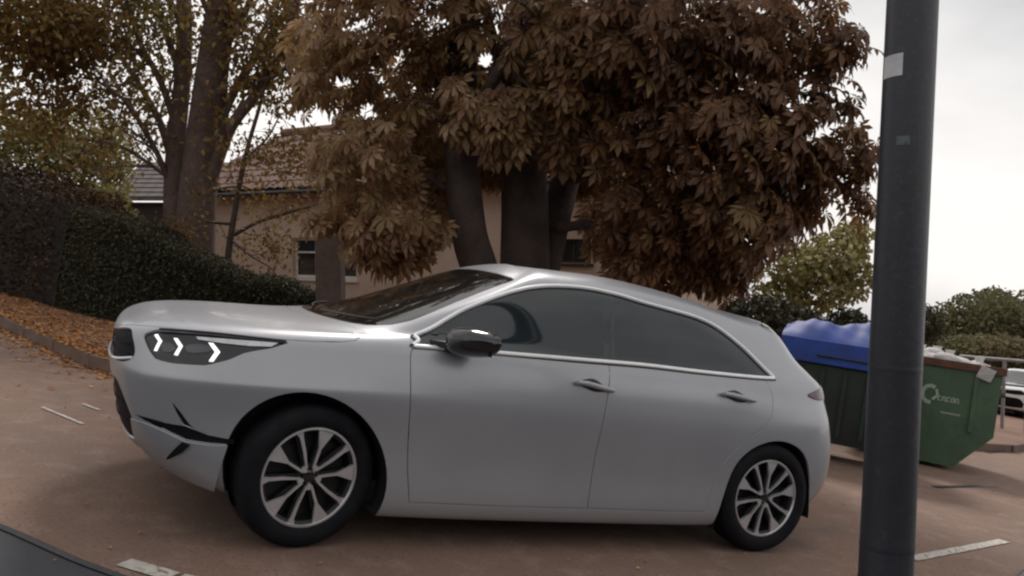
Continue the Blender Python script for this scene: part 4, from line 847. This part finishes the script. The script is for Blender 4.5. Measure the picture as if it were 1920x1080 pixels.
for i, (bl, lb, bs) in enumerate([
    ([(1838,596,74,52,36,2.2,1.6),(1800,625,60,45,36,2,1.0),(1885,610,60,48,36,2,1.2)], 'rounded olive tree in the distance, left one right of the lamp post', (1840,705)),
    ([(1935,600,60,60,42,2.5,1.2),(1900,640,50,36,42,2,.8),(1985,620,70,70,42,2.5,1.2)], 'dark rounded tree in the distance at the right edge', (1935,712)),
    ([(1862,558,26,20,40,1.2,.6),(1862,590,30,30,40,1.5,.6)], 'taller pale treetop poking up between the two distant rounded trees', (1862,705)),
    ([(1845,650,80,24,30,1.5,1.0),(1780,655,46,24,30,1.3,.6),(1910,655,50,20,30,1.3,.8)], 'low brownish-green shrub bank in front of the distant trees', (1845,700))]):
    bush('distant_tree' if i < 3 else 'shrub_bank', bl, [6500, 6000, 1500, 5200][i], [.20, .24, .2, .17][i], M['far_green'], lb, 'tree' if i < 3 else 'shrub', tuple(ground(*bs, .1)), group='trees in the distance' if i < 3 else None, seed=30 + i, stem=.16)

# leaf litter in the gutter and over the footway
Pn = []
for t in rng.uniform(0, 1, 12000):
    q, dd = kpt(14 + t * 24); nn = Vector((-dd.y, dd.x)); s = rng.exponential(.16) * rng.choice([1, -1], p=[.55, .45])
    z = .012 if s < -.06 else (.13 if s < .07 else .125); Pn.append((q.x + nn.x * s, q.y + nn.y * s, z))
for _ in range(13000):
    y = rng.uniform(4.5, 18); x = -.6 - (y - 4.2) * .47 + rng.uniform(-.2, 2.0); Pn.append((x, y, .125))
Pn = np.array(Pn)
d = rand_dirs(len(Pn), (0, 0, 0), 1) * [1, 1, .12]; V, Fv, tn = scatter(Pn, d, rand_dirs(len(Pn), (0, 0, 2), .5), .055 * rng.uniform(.6, 1.4, len(Pn)), pointed(), np.clip(rng.normal(.45, .25, len(Pn)), 0, 1))
tag(mesh('fallen_leaves', V, Fv, M['litter'], tint=tn), kind='stuff')
Pn = np.stack([rng.uniform(-3.5, 8, 420), rng.uniform(-1.2, 4.5, 420), np.full(420, .012)], 1)
V, Fv, tn = scatter(Pn, rand_dirs(420, (0, 0, 0), 1) * [1, 1, .1], rand_dirs(420, (0, 0, 2), .4), .028 * rng.uniform(.5, 1.3, 420), pointed(), np.clip(rng.normal(.6, .25, 420), 0, 1))
tag(mesh('scattered_leaves', V, Fv, M['litter'], tint=tn), kind='stuff')
# ------------------------------------------------------------------ house behind the trees (world frame: level, plumb)
def W(u, v, d): return RG @ at(u, v, d)
HA = Vector((.42, 16.25, 0)); HE = Vector((.573, -.819, 0)).normalized(); HN = Vector((HE.y, -HE.x, 0)).normalized()   # HN points to the street
if HN.y > 0: HN = -HN
HL, BASE, EAVE, RIDGE, DEP = 11.2, -1.9, 2.62, 4.25, 6.4
def hp(s, z, o=0.0): return HA + HE * s + HN * o + Vector((0, 0, z))
def hit_wall(u, v):
    o = RG @ CAM_POS; r = (RG @ at(u, v, 1)) - o; t = (HA - o).dot(HN) / r.dot(HN); p = o + r * t; return (p - HA).dot(HE), p.z
house = bpy.data.objects.new('house', None); C.objects.link(house); house.location = hp(HL / 2, BASE, -DEP / 2)
tag(house, 'low pinkish rendered house with a red tiled roof, half hidden behind the trees', 'house'); HI = Matrix.Translation(-house.location)
def hadd(o, par=None):
    if par is None: o.parent = house; o.matrix_local = HI
    else: o.parent = par
    return o
s0, z1 = hit_wall(548, 446); s1, z0 = hit_wall(668, 524)
s2, z3 = hit_wall(1036, 448); s3, z2 = hit_wall(1108, 494)
wins = [(s0, s1, z0, z1), (s2, s3, z2, z3)]
def wallbox(mb, sa, sb, za, zb):
    P0 = [hp(sa, za, 0), hp(sb, za, 0), hp(sb, zb, 0), hp(sa, zb, 0)]; mb.prism(P0, -HN * .28)
mb = MB(); xs = [0, wins[0][0], wins[0][1], wins[1][0], wins[1][1], HL]
for i in range(5):
    if i in (1, 3): w_ = wins[0 if i == 1 else 1]; wallbox(mb, xs[i], xs[i + 1], BASE, w_[2]); wallbox(mb, xs[i], xs[i + 1], w_[3], EAVE)
    else: wallbox(mb, xs[i], xs[i + 1], BASE, EAVE)
for s_ in (0, HL):
    e = .28 if s_ == 0 else -.28
    mb.prism([hp(s_, BASE, -.28), hp(s_, EAVE, -.28), hp(s_, RIDGE - .12, -DEP / 2), hp(s_, EAVE, -DEP), hp(s_, BASE, -DEP)], HE * e)
mb.prism([hp(0, BASE, -DEP), hp(HL, BASE, -DEP), hp(HL, EAVE, -DEP), hp(0, EAVE, -DEP)], -HN * .2)
hadd(mb.build('wall', M['render'], house, frame=False))
for wi, (sa, sb, za, zb) in enumerate(wins):
    f = MB(); o_ = -.09
    def fb(a, b_, c_, d_, t=.05): f.prism([hp(a, c_, o_), hp(b_, c_, o_), hp(b_, d_, o_), hp(a, d_, o_)], -HN * t)
    t = .055 if wi == 0 else .035; mid = [sa + (sb - sa) * k / 3 for k in (1, 2)] if wi == 0 else [(sa + sb) / 2]
    fb(sa, sb, za, za + t); fb(sa, sb, zb - t, zb); fb(sa, sa + t, za + t, zb - t); fb(sb - t, sb, za + t, zb - t)
    for m_ in mid: fb(m_ - t / 2, m_ + t / 2, za + t, zb - t)
    if wi == 0: fb(sa + t, sb - t, za + (zb - za) * .62, za + (zb - za) * .62 + .035, .045)
    fr = hadd(f.build('window_frame', M['wframe'] if wi == 0 else M['darkwall'], house, frame=False))
    ed = [sa] + mid + [sb]
    for k in range(len(ed) - 1):
        g = MB(); g.prism([hp(ed[k] + .01, za + .01, -.105), hp(ed[k + 1] - .01, za + .01, -.105), hp(ed[k + 1] - .01, zb - .01, -.105), hp(ed[k] + .01, zb - .01, -.105)], -HN * .012); hadd(g.build('pane', M['pane'], fr, frame=False), fr)
    g = MB(); g.prism([hp(sa - .05, za - .06, .05), hp(sb + .05, za - .06, .05), hp(sb + .05, za - .005, .05), hp(sa - .05, za - .005, .05)], -HN * .14); hadd(g.build('window_sill', M['wframe'] if wi == 0 else M['darkwall'], fr, frame=False), fr)
# roof: boards plus clay tiles laid one by one on the slope that faces the street
run = math.hypot(DEP / 2 + .35, RIDGE - EAVE + .2); sl = Vector((0, 0, RIDGE - (EAVE - .18))) - HN * (DEP / 2 + .35); sl.normalize(); nu = (HE.cross(sl)).normalized()
if nu.z < 0: nu = -nu
E0 = hp(-.30, EAVE - .18, .35)
mb = MB(); mb.prism([E0, E0 + HE * (HL + .6), E0 + HE * (HL + .6) + sl * run, E0 + sl * run], -nu * .10)
bk = hp(-.30, EAVE - .18, -DEP - .35); bs = (hp(-.30, RIDGE, -DEP / 2) - bk); mb.prism([bk, bk + HE * (HL + .6), bk + HE * (HL + .6) + bs, bk + bs], Vector((0, 0, -.1)))
roof = hadd(mb.build('roof', M['darkwall'], house, frame=False))
tl = MB(); V = []
cw, ch = .46, .40; prof = [(0, 0), (.12, .035), (.24, .0), (.36, .035), (.46, .0)]
tv = [HE * x + nu * (z + .03) for x, z in prof] + [HE * x + sl * (ch + .07) + nu * (z + .002) for x, z in prof]
tv = tv + [v - nu * .015 for v in tv[:5]]
tf = [(i, i + 1, 6 + i, 5 + i) for i in range(4)] + [(10 + i, 11 + i, i + 1, i) for i in range(4)]
tl.add(tv, tf); first = None
for r_ in range(int(run / ch)):
    for c_ in range(int((HL + .6) / cw)):
        p = E0 + HE * (c_ * cw) + sl * (r_ * ch) + nu * .004
        if first is None:
            first = tl.build('roof_tile', M['tile'], roof, frame=False); o = first
        else: o = first.copy(); C.objects.link(o); o.parent = roof
        o.location = p + nu * random.uniform(0, .006)
rt = MB(); rt.tube([E0 + sl * run + HE * (x * .5) + nu * .03 for x in range(int((HL + .6) / .5) + 1)], .11, 8); hadd(rt.build('ridge_tiles', M['tile'], roof, frame=False, smooth=True), roof)
gt = MB(); gt.tube([E0 - sl * .03 + HE * (x * (HL + .6)) - nu * .06 for x in (0, .5, 1)], .055, 8); hadd(gt.build('gutter', M['trim'], roof, frame=False, smooth=True), roof)

# garage beyond, at the left
gp = bpy.data.objects.new('garage', None); C.objects.link(gp); gp.location = (-.6, 19.6, -1.6); tag(gp, 'small dark-walled garage with a low grey roof left of the twin-stemmed tree', 'garage')
GI = Matrix.Translation(-gp.location); a0, a1 = Vector((-1.15, 19.2, 0)), Vector((2.2, 17.9, 0)); ge = (a1 - a0).normalized(); gn = Vector((ge.y, -ge.x, 0)); gn = gn if gn.y < 0 else -gn
def gq(s, z, o=0): return a0 + ge * s + gn * o + Vector((0, 0, z))
mb = MB(); mb.prism([gq(0, -1.6), gq(3.4, -1.6), gq(3.4, 2.35), gq(0, 2.35)], -gn * 4); o = mb.build('wall', M['darkwall'], gp, frame=False); o.matrix_local = GI
mb = MB(); mb.prism([gq(-.25, 2.38, .25), gq(3.65, 2.38, .25), gq(3.65, 3.5, -2), gq(-.25, 3.5, -2)], Vector((0, 0, .09))); mb.prism([gq(-.25, 3.5, -2.003), gq(3.65, 3.5, -2.003), gq(3.65, 2.38, -4.25), gq(-.25, 2.38, -4.25)], Vector((0, 0, .09))); ro = mb.build('roof', M['slate'], gp, frame=False); ro.matrix_local = GI
gs_ = (gq(0, 3.5, -2) - gq(0, 2.38, .25)); gl = gs_.length; gs_.normalize(); gnu = ge.cross(gs_); gnu = gnu if gnu.z > 0 else -gnu; f0 = None
for r_ in range(8):
    for c_ in range(12):
        if f0 is None:
            tb_ = MB(); tb_.add([Vector((0, 0, 0)) + gnu * .03, ge * .315 + gnu * .03, ge * .315 + gs_ * .36 + gnu * .005, gs_ * .36 + gnu * .005, Vector((0, 0, 0)), ge * .315], [(0, 1, 2, 3), (4, 5, 1, 0)]); o = f0 = tb_.build('roof_tile', M['slate'], ro, frame=False)
        else: o = f0.copy(); C.objects.link(o); o.parent = ro
        o.location = gq(-.25 + c_ * .325, 2.38 + .092, .25) + gs_ * (r_ * .31)

# gatepost beside the hedge
gb = ground(616, 640, .11); g0 = at(616, 432, 10.6); base = Vector((g0.x, g0.y, 0)) - Vector((PLUMB.x, PLUMB.y, 0)) * (g0.z / PLUMB.z) ; base.z = .11
gpst = bpy.data.objects.new('gatepost', None); C.objects.link(gpst); gpst.location = RG @ base; tag(gpst, 'square brown rendered gatepost in front of the white house window', 'gatepost')
hgt = (RG @ g0).z - gpst.location.z; rz = Matrix.Rotation(-.42, 3, 'Z')
mb = MB(); mb.box((0, 0, hgt / 2 - .05), (.33, .33, hgt - .02), rz, .012); mb.build('pier', M['pier'], gpst, frame=False)
mb = MB(); mb.box((0, 0, hgt - .025), (.37, .37, .05), rz, .012); mb.build('cap', M['pier'], gpst, frame=False)

# ------------------------------------------------------------------ lamp post in front
PA = Vector((-.102, .0355, 1)); PB = Vector((2.1056, -2.199, 0))
lp = thing('lamp_post', tuple(PB), 'tall dark grey steel lamp post in front of the car, with a pale sticker', 'lamp post'); LPI = lp.matrix_world.inverted() @ RG
prof = [(.125, 0), (.125, .28), (.112, .31), (.1015, .36), (.0995, .9), (.098, 1.6), (.096, 2.4), (.093, 3.4), (.088, 4.6), (.08, 6.2)]
ax = PA.normalized(); qx = ax.orthogonal().normalized(); qy = ax.cross(qx)
def pole_tube(prof, n=40):
    m = MB(); V = []; F_ = []
    for r, h in prof:
        for k in range(n): a = 2 * math.pi * k / n; V.append(PB + PA * h + (qx * math.cos(a) + qy * math.sin(a)) * r)
    for i in range(len(prof) - 1):
        for k in range(n): F_.append((i * n + k, i * n + (k + 1) % n, (i + 1) * n + (k + 1) % n, (i + 1) * n + k))
    F_.append(tuple((len(prof) - 1) * n + k for k in range(n))); return m.add(V, F_)
child_of(pole_tube(prof).build('column', M['steel'], lp, True), lp, LPI)
def band_h(v): 
    best = min(((abs((lambda d: 540 - CAM_F * d.z / d.y)(CAM_M.transposed() @ (PB + PA * h - CAM_POS)) - v), h) for h in np.linspace(0, 4, 1601))); return best[1]
for v_ in (690, 1022):
    h = band_h(v_); r = np.interp(h, [p[1] for p in prof], [p[0] for p in prof]); child_of(pole_tube([(r, h - .012), (r + .0005, h - .006), (r + .0005, h + .006), (r, h + .012)]).build('joint_band', M['steel'], lp, True), lp, LPI)
def patch_on_pole(name, v0, v1, f0, f1, m, lift=.002, curve=True):
    """pale patch between pixel rows, f = -1..1 across the visible face"""
    h0, h1 = band_h(v1), band_h(v0); tocam = (CAM_POS - PB); tocam -= ax * tocam.dot(ax); tocam.normalize(); side = ax.cross(tocam).normalized()
    if side.dot(CAM_M.col[0]) < 0: side = -side
    V = []; n = 8
    for h in (h0, h1):
        r = np.interp(h, [p[1] for p in prof], [p[0] for p in prof]) + lift
        for i in range(n + 1):
            a = math.asin(f0 + (f1 - f0) * i / n); V.append(PB + PA * h + (tocam * math.cos(a) + side * math.sin(a)) * r)
    o = mesh(name, V, [(i, i + 1, n + 2 + i, n + 1 + i) for i in range(n)], m, lp, True); child_of(o, lp, LPI)
patch_on_pole('sticker', 110, 151, -.93, -.24, M['sticker'])
patch_on_pole('paint_smudge', 263, 280, -.35, .15, M['greensmudge'])
lh = MB(); tp_ = PB + PA * 6.2; lh.tube([tp_, tp_ + Vector((0, .25, .12)), tp_ + Vector((0, .7, .16))], [.06, .04, .035], 10); child_of(lh.build('arm', M['steel'], lp, True), lp, LPI)
lh = MB(); lh.box(tp_ + Vector((0, .95, .17)), (.26, .55, .11), bev=.04); child_of(lh.build('lantern', M['galv'], lp, True), lp, LPI)

# ------------------------------------------------------------------ blue-lidded wheeled bin
def frame_at(p, face_to):
    """matrix with local -y facing the point, base on the road"""
    d = Vector((face_to[0] - p[0], face_to[1] - p[1], 0)).normalized(); x = Vector((-d.y, d.x, 0))
    x = Vector((-d.y, d.x, 0)); return Matrix(((x.x, -d.x, 0, p[0]), (x.y, -d.y, 0, p[1]), (0, 0, 1, p[2] if len(p) > 2 else 0), (0, 0, 0, 1)))
bp_ = ground(1592, 876); bin_ = thing('wheeled_bin', label='large dark green four-wheeled bin with a domed blue lid, half behind the lamp post', cat='bin', mat4=frame_at((bp_.x + .25, bp_.y + .45, 0), (CAM_POS.x, CAM_POS.y)))
def loft(rings):
    m = MB(); n = len(rings[0]); V = [p for r in rings for p in r]; F_ = [(i * n + k, i * n + (k + 1) % n, (i + 1) * n + (k + 1) % n, (i + 1) * n + k) for i in range(len(rings) - 1) for k in range(n)]
    F_ += [tuple(range(n))[::-1], tuple((len(rings) - 1) * n + k for k in range(n))]; return m.add(V, F_)
def rrect(w_, d_, z, r=.08, cy=0, n=5):
    out = []
    for cx, cyy, a0 in ((w_ / 2 - r, d_ / 2 - r, 0), (-w_ / 2 + r, d_ / 2 - r, 90), (-w_ / 2 + r, -d_ / 2 + r, 180), (w_ / 2 - r, -d_ / 2 + r, 270)):
        for k in range(n): a = math.radians(a0 + 90 * k / (n - 1)); out.append((cx + r * math.cos(a), cy + cyy + r * math.sin(a), z))
    return out
bb = loft([rrect(1.12, .78, .20), rrect(1.16, .82, .26), rrect(1.26, .94, .82), rrect(1.30, .98, 1.02), rrect(1.37, 1.05, 1.04), rrect(1.37, 1.05, 1.11), rrect(1.33, 1.0, 1.12)]).build('bin_body', M['bin_dark'], bin_, True)
for k in range(5):
    rb_ = MB(); x = -.46 + k * .23; rb_.prism([(x - .02, -.425, .28), (x + .02, -.425, .28), (x + .02, -.505, .98), (x - .02, -.505, .98)], (0, -.018, 0)); rb_.build('moulded_rib', M['bin_dark'], bb)
lid = MB(); LV = []; nu_, nv_ = 36, 30
for j in range(nv_ + 1):
    for i in range(nu_ + 1):
        x = -.70 + 1.40 * i / nu_; a = j / nv_; y = -.54 + 1.08 * a; z = 1.12 + .38 * math.sin(math.pi * min(1, .08 + a * .92)) ** .62 * (1 - .18 * abs(x / .7) ** 3)
        z += .035 * math.sin(x * 9 + y * 4) * math.sin(math.pi * a) + .03 * math.sin(x * 5 - y * 7 + 1) * math.sin(math.pi * a)
        z += .022 * math.sin(x * 23 + y * 11) * math.sin(y * 17 - x * 9) * math.sin(math.pi * a)
        LV.append((x, y, z))
LF = [(j * (nu_ + 1) + i, j * (nu_ + 1) + i + 1, (j + 1) * (nu_ + 1) + i + 1, (j + 1) * (nu_ + 1) + i) for j in range(nv_) for i in range(nu_)]
lid.add(LV, LF); lo = lid.build('lid', M['bin_blue'], bin_, True)
sk_ = MB(); sk_.box((0, -.548, 1.165), (1.41, .02, .25), bev=.008); sk_.prism([(-.705, -.54, 1.10)] + [(-.705, LV[j * 37][1], LV[j * 37][2]) for j in range(nv_ + 1)] + [(-.705, .54, 1.10)], (.012, 0, 0)); sk_.prism([(.695, -.54, 1.10)] + [(.695, LV[j * 37][1], LV[j * 37][2]) for j in range(nv_ + 1)] + [(.695, .54, 1.10)], (.012, 0, 0)); sk_.build('lid_skirt', M['bin_blue'], lo)
hd_ = MB(); hd_.tube([(-.3, -.56, 1.13), (-.3, -.59, 1.13), (.3, -.59, 1.13), (.3, -.56, 1.13)], .012, 8); hd_.build('lid_handle', M['bin_dark'], lo, True)
for x in (-.45, .45):
    for y in (-.30, .30):
        c_ = MB(); c_.lathe([(.03, -.022), (.09, -.026), (.10, -.018), (.10, .018), (.09, .026), (.03, .022)], 20, 'Y', (x, y, .10)); wh = c_.build('castor_wheel', M['rubber'], bin_, True)
        c_ = MB(); c_.box((x, y - .03, .155), (.05, .008, .15)); c_.box((x, y + .03, .155), (.05, .008, .15)); c_.box((x, y, .22), (.08, .08, .02)); c_.build('castor_fork', M['galv'], wh)
for s in (-1, 1):
    c_ = MB(); c_.tube([(s * .62, 0, .95), (s * .76, 0, .97)], .022, 10); c_.build('lifting_trunnion', M['galv'], bin_, True)

# ------------------------------------------------------------------ green skip with its rubbish
sp = ground(1762, 876); SM = frame_at((sp.x + .12, sp.y + .55, 0), (CAM_POS.x - .6, CAM_POS.y)); skip = thing('green_skip', label='open green steel skip with sloping ends and faded white lettering, right of the lamp post', cat='skip', mat4=SM)
pf = [(-.34, .06), (.24, .06), (.80, .62), (.83, .95), (.82, 1.30), (-.82, 1.30), (-.83, .95), (-.80, .62)]
pf = [(.0 + x * 1.0, z) for x, z in [(-.48, .05), (.50, .05), (.865, .48), (.87, 1.28), (-.87, 1.28), (-.86, .48)]]
sb_ = MB(); D2 = .60; th = .03
sb_.prism([(x, -D2, z) for x, z in pf], (0, th, 0)); sb_.prism([(x, D2 - th, z) for x, z in pf], (0, th, 0))
for i in ((0, 1), (1, 2), (2, 3), (4, 5), (5, 0)):
    (xa, za), (xb, zb) = pf[i[0]], pf[i[1]]; e = Vector((xb - xa, 0, zb - za)).normalized(); q = Vector((-e.z, 0, e.x)) * .03
    sb_.prism([(xa, -D2 + .031, za), (xb, -D2 + .031, zb), (xb + q.x, -D2 + .031, zb + q.z), (xa + q.x, -D2 + .031, za + q.z)], (0, 2 * D2 - .062, 0))
so = sb_.build('skip_body', M['skip'], skip)
rm = MB()
for y in (-D2 - .012, D2 + .012): rm.box((0, y, 1.25), (1.80, .05, .09), bev=.008)
for x in (-.885, .885): rm.box((x, 0, 1.25), (.05, 1.17, .09), bev=.008)
rm.build('rim', M['rust'], skip)
for x in (-.45, .62):
    r_ = MB(); r_.box((x, -D2 - .016, .84), (.05, .03, .70), bev=.006)
    if abs(x) > .4: r_.build('stiffener', M['skip'], skip)
for s in (-1, 1):
    r_ = MB(); r_.tube([(s * .88, -.2, .98), (s * .94, -.2, .98)], .035, 12); r_.build('lifting_lug', M['skip'], skip, True)
# faded print: a swirl, a row of short letters, a smaller row beneath (too faded to read in the photograph)
pr_ = MB(); y0 = -D2 - .0035
def stroke(pts, w_):
    pts = [(x_ + OX, z_) for x_, z_ in pts]
    for (xa, za), (xb, zb) in zip(pts, pts[1:]):
        e = Vector((xb - xa, 0, zb - za)); e = e.normalized() if e.length else Vector((1, 0, 0)); q = Vector((-e.z, 0, e.x)) * w_ / 2
        pr_.prism([(xa - q.x, y0, za - q.z), (xb - q.x, y0, zb - q.z), (xb + q.x, y0, zb + q.z), (xa + q.x, y0, za + q.z)], (0, .0028, 0))
OX = .46
arc = [(-.30 + .085 * math.cos(math.radians(a)), .86 + .10 * math.sin(math.radians(a))) for a in range(60, 300, 20)]; stroke(arc, .045)
stroke([(-.27, .80), (-.22, .86), (-.24, .93)], .03)
pr_.build('printed_emblem', M['letter'], skip); pr_ = MB()
x = -.21
for kind_ in (0, 1, 0, 2, 1):
    stroke([(x, .80), (x, .855)], .014); stroke([(x, .85), (x + .028, .855)], .014)
    if kind_ != 0: stroke([(x + .026, .855), (x + .03, .80)], .013)
    if kind_ != 1: stroke([(x, .806), (x + .03, .806)], .012)
    x += .046
for k in range(9): stroke([(-.16 + k * .023, .665), (-.16 + k * .023 + .016, .67)], .02)
tag(pr_.build('faded_lettering', M['letter'], skip), kind='stuff')
def bag_mesh(r, seed):
    q = np.random.default_rng(seed); bm = bmesh.new(); bmesh.ops.create_icosphere(bm, subdivisions=3, radius=1); k = q.normal(size=(5, 3)) * 3.2; ph = q.uniform(0, 6, 5)
    for v in bm.verts:
        c_ = v.co; s = 1 + .11 * sum(math.sin(c_.dot(Vector(k[i])) + ph[i]) for i in range(5)); v.co = Vector((c_.x * r[0] * s, c_.y * r[1] * s, c_.z * r[2] * s))
    bmesh.ops.create_cone(bm, segments=8, radius1=.025, radius2=.06, depth=.10, matrix=Matrix.Translation((0, 0, r[2] * 1.02)))
    me = bpy.data.meshes.new('rubbish_bag'); bm.to_mesh(me); bm.free(); me.materials.append(M['bag']); me.polygons.foreach_set('use_smooth', [True] * len(me.polygons)); return me
for i, (x, y, z, r, lb) in enumerate([(-.35, -.30, 1.30, (.22, .2, .16), 'white rubbish bag on the skip, close to the lamp post'), (-.02, -.25, 1.27, (.20, .2, .12), 'flat white rubbish bag in the middle of the skip'), (.30, -.30, 1.26, (.22, .2, .11), 'creased white rubbish bag right of the skip middle'), (.62, -.28, 1.22, (.18, .18, .12), 'small white rubbish bag in the right end of the skip'), (.15, .15, 1.25, (.25, .22, .15), 'greyish white bag at the back of the skip')]):
    o = link('rubbish_bag', bag_mesh(r, 40 + i)); o.matrix_world = RG @ SM @ Matrix.Translation((x, y, z)) @ Matrix.Rotation(i * 1.3, 4, 'Z'); tag(o, lb, 'rubbish bag', 'bags of rubbish heaped in the skip')
pp = MB(); pp.box((0, 0, 0), (.16, .01, .15), Matrix.Rotation(.3, 3, 'Y') @ Matrix.Rotation(.12, 3, 'X'), .003); o = pp.build('paper_sheet', M['bag']); o.matrix_world = RG @ SM @ Matrix.Translation((.70, -.655, 1.20)); tag(o, 'crumpled white paper sheet hanging over the right end of the skip rim', 'paper')
cb = MB(); cb.box((0, 0, 0), (.42, .3, .3), Matrix.Rotation(.4, 3, 'Y'), .006); cb.box((.2, -.1, .17), (.2, .25, .006), Matrix.Rotation(-.5, 3, 'Y')); o = cb.build('cardboard_box', M['card']); o.matrix_world = RG @ SM @ Matrix.Translation((-.05, .05, 1.12)); tag(o, 'torn brown cardboard box half buried among the white bags in the skip', 'box')

# ------------------------------------------------------------------ guard rail and a second car at the right edge
rl = thing('guard_rail', tuple(ground(1850, 735, .1)), 'grey metal guard rail running off the right edge behind the skip', 'railing'); RLI = rl.matrix_world.inverted() @ RG
a_, b_ = at(1800, 668, 17), at(1975, 682, 15.5)
mb = MB(); mb.tube([a_, b_], .035, 8); child_of(mb.build('top_rail', M['galv'], rl, True), rl, RLI)
mb = MB(); mb.tube([a_ - PLUMB * .5, b_ - PLUMB * .5], .025, 8); child_of(mb.build('lower_rail', M['galv'], rl, True), rl, RLI)
for k in range(5):
    p = a_.lerp(b_, k / 4); t_ = p.z / PLUMB.z; mb = MB(); mb.tube([p, p - PLUMB * (t_ - .0)], .035, 8); child_of(mb.build('rail_post', M['galv'], rl, True), rl, RLI)
p2 = ground(1896, 792); car2 = build_car('white hatchback parked far back at the right edge, beyond the skip', 'car', Matrix.Translation((p2.x + 1.1, p2.y + .9, 0)) @ Matrix.Rotation(math.radians(12), 4, 'Z'), 'white_paint')
# unseen hedge added behind the camera to darken reflections in the car's side
hedge('unseen_hedge', [(-30, -13), (-10, -12.5), (10, -12), (34, -12)], [3.0, 3.3, 2.8, 3.1], 1.2, 9000, .16, M['hedge'], 'unseen clipped green hedge added behind the camera to darken the car side', z0=0)
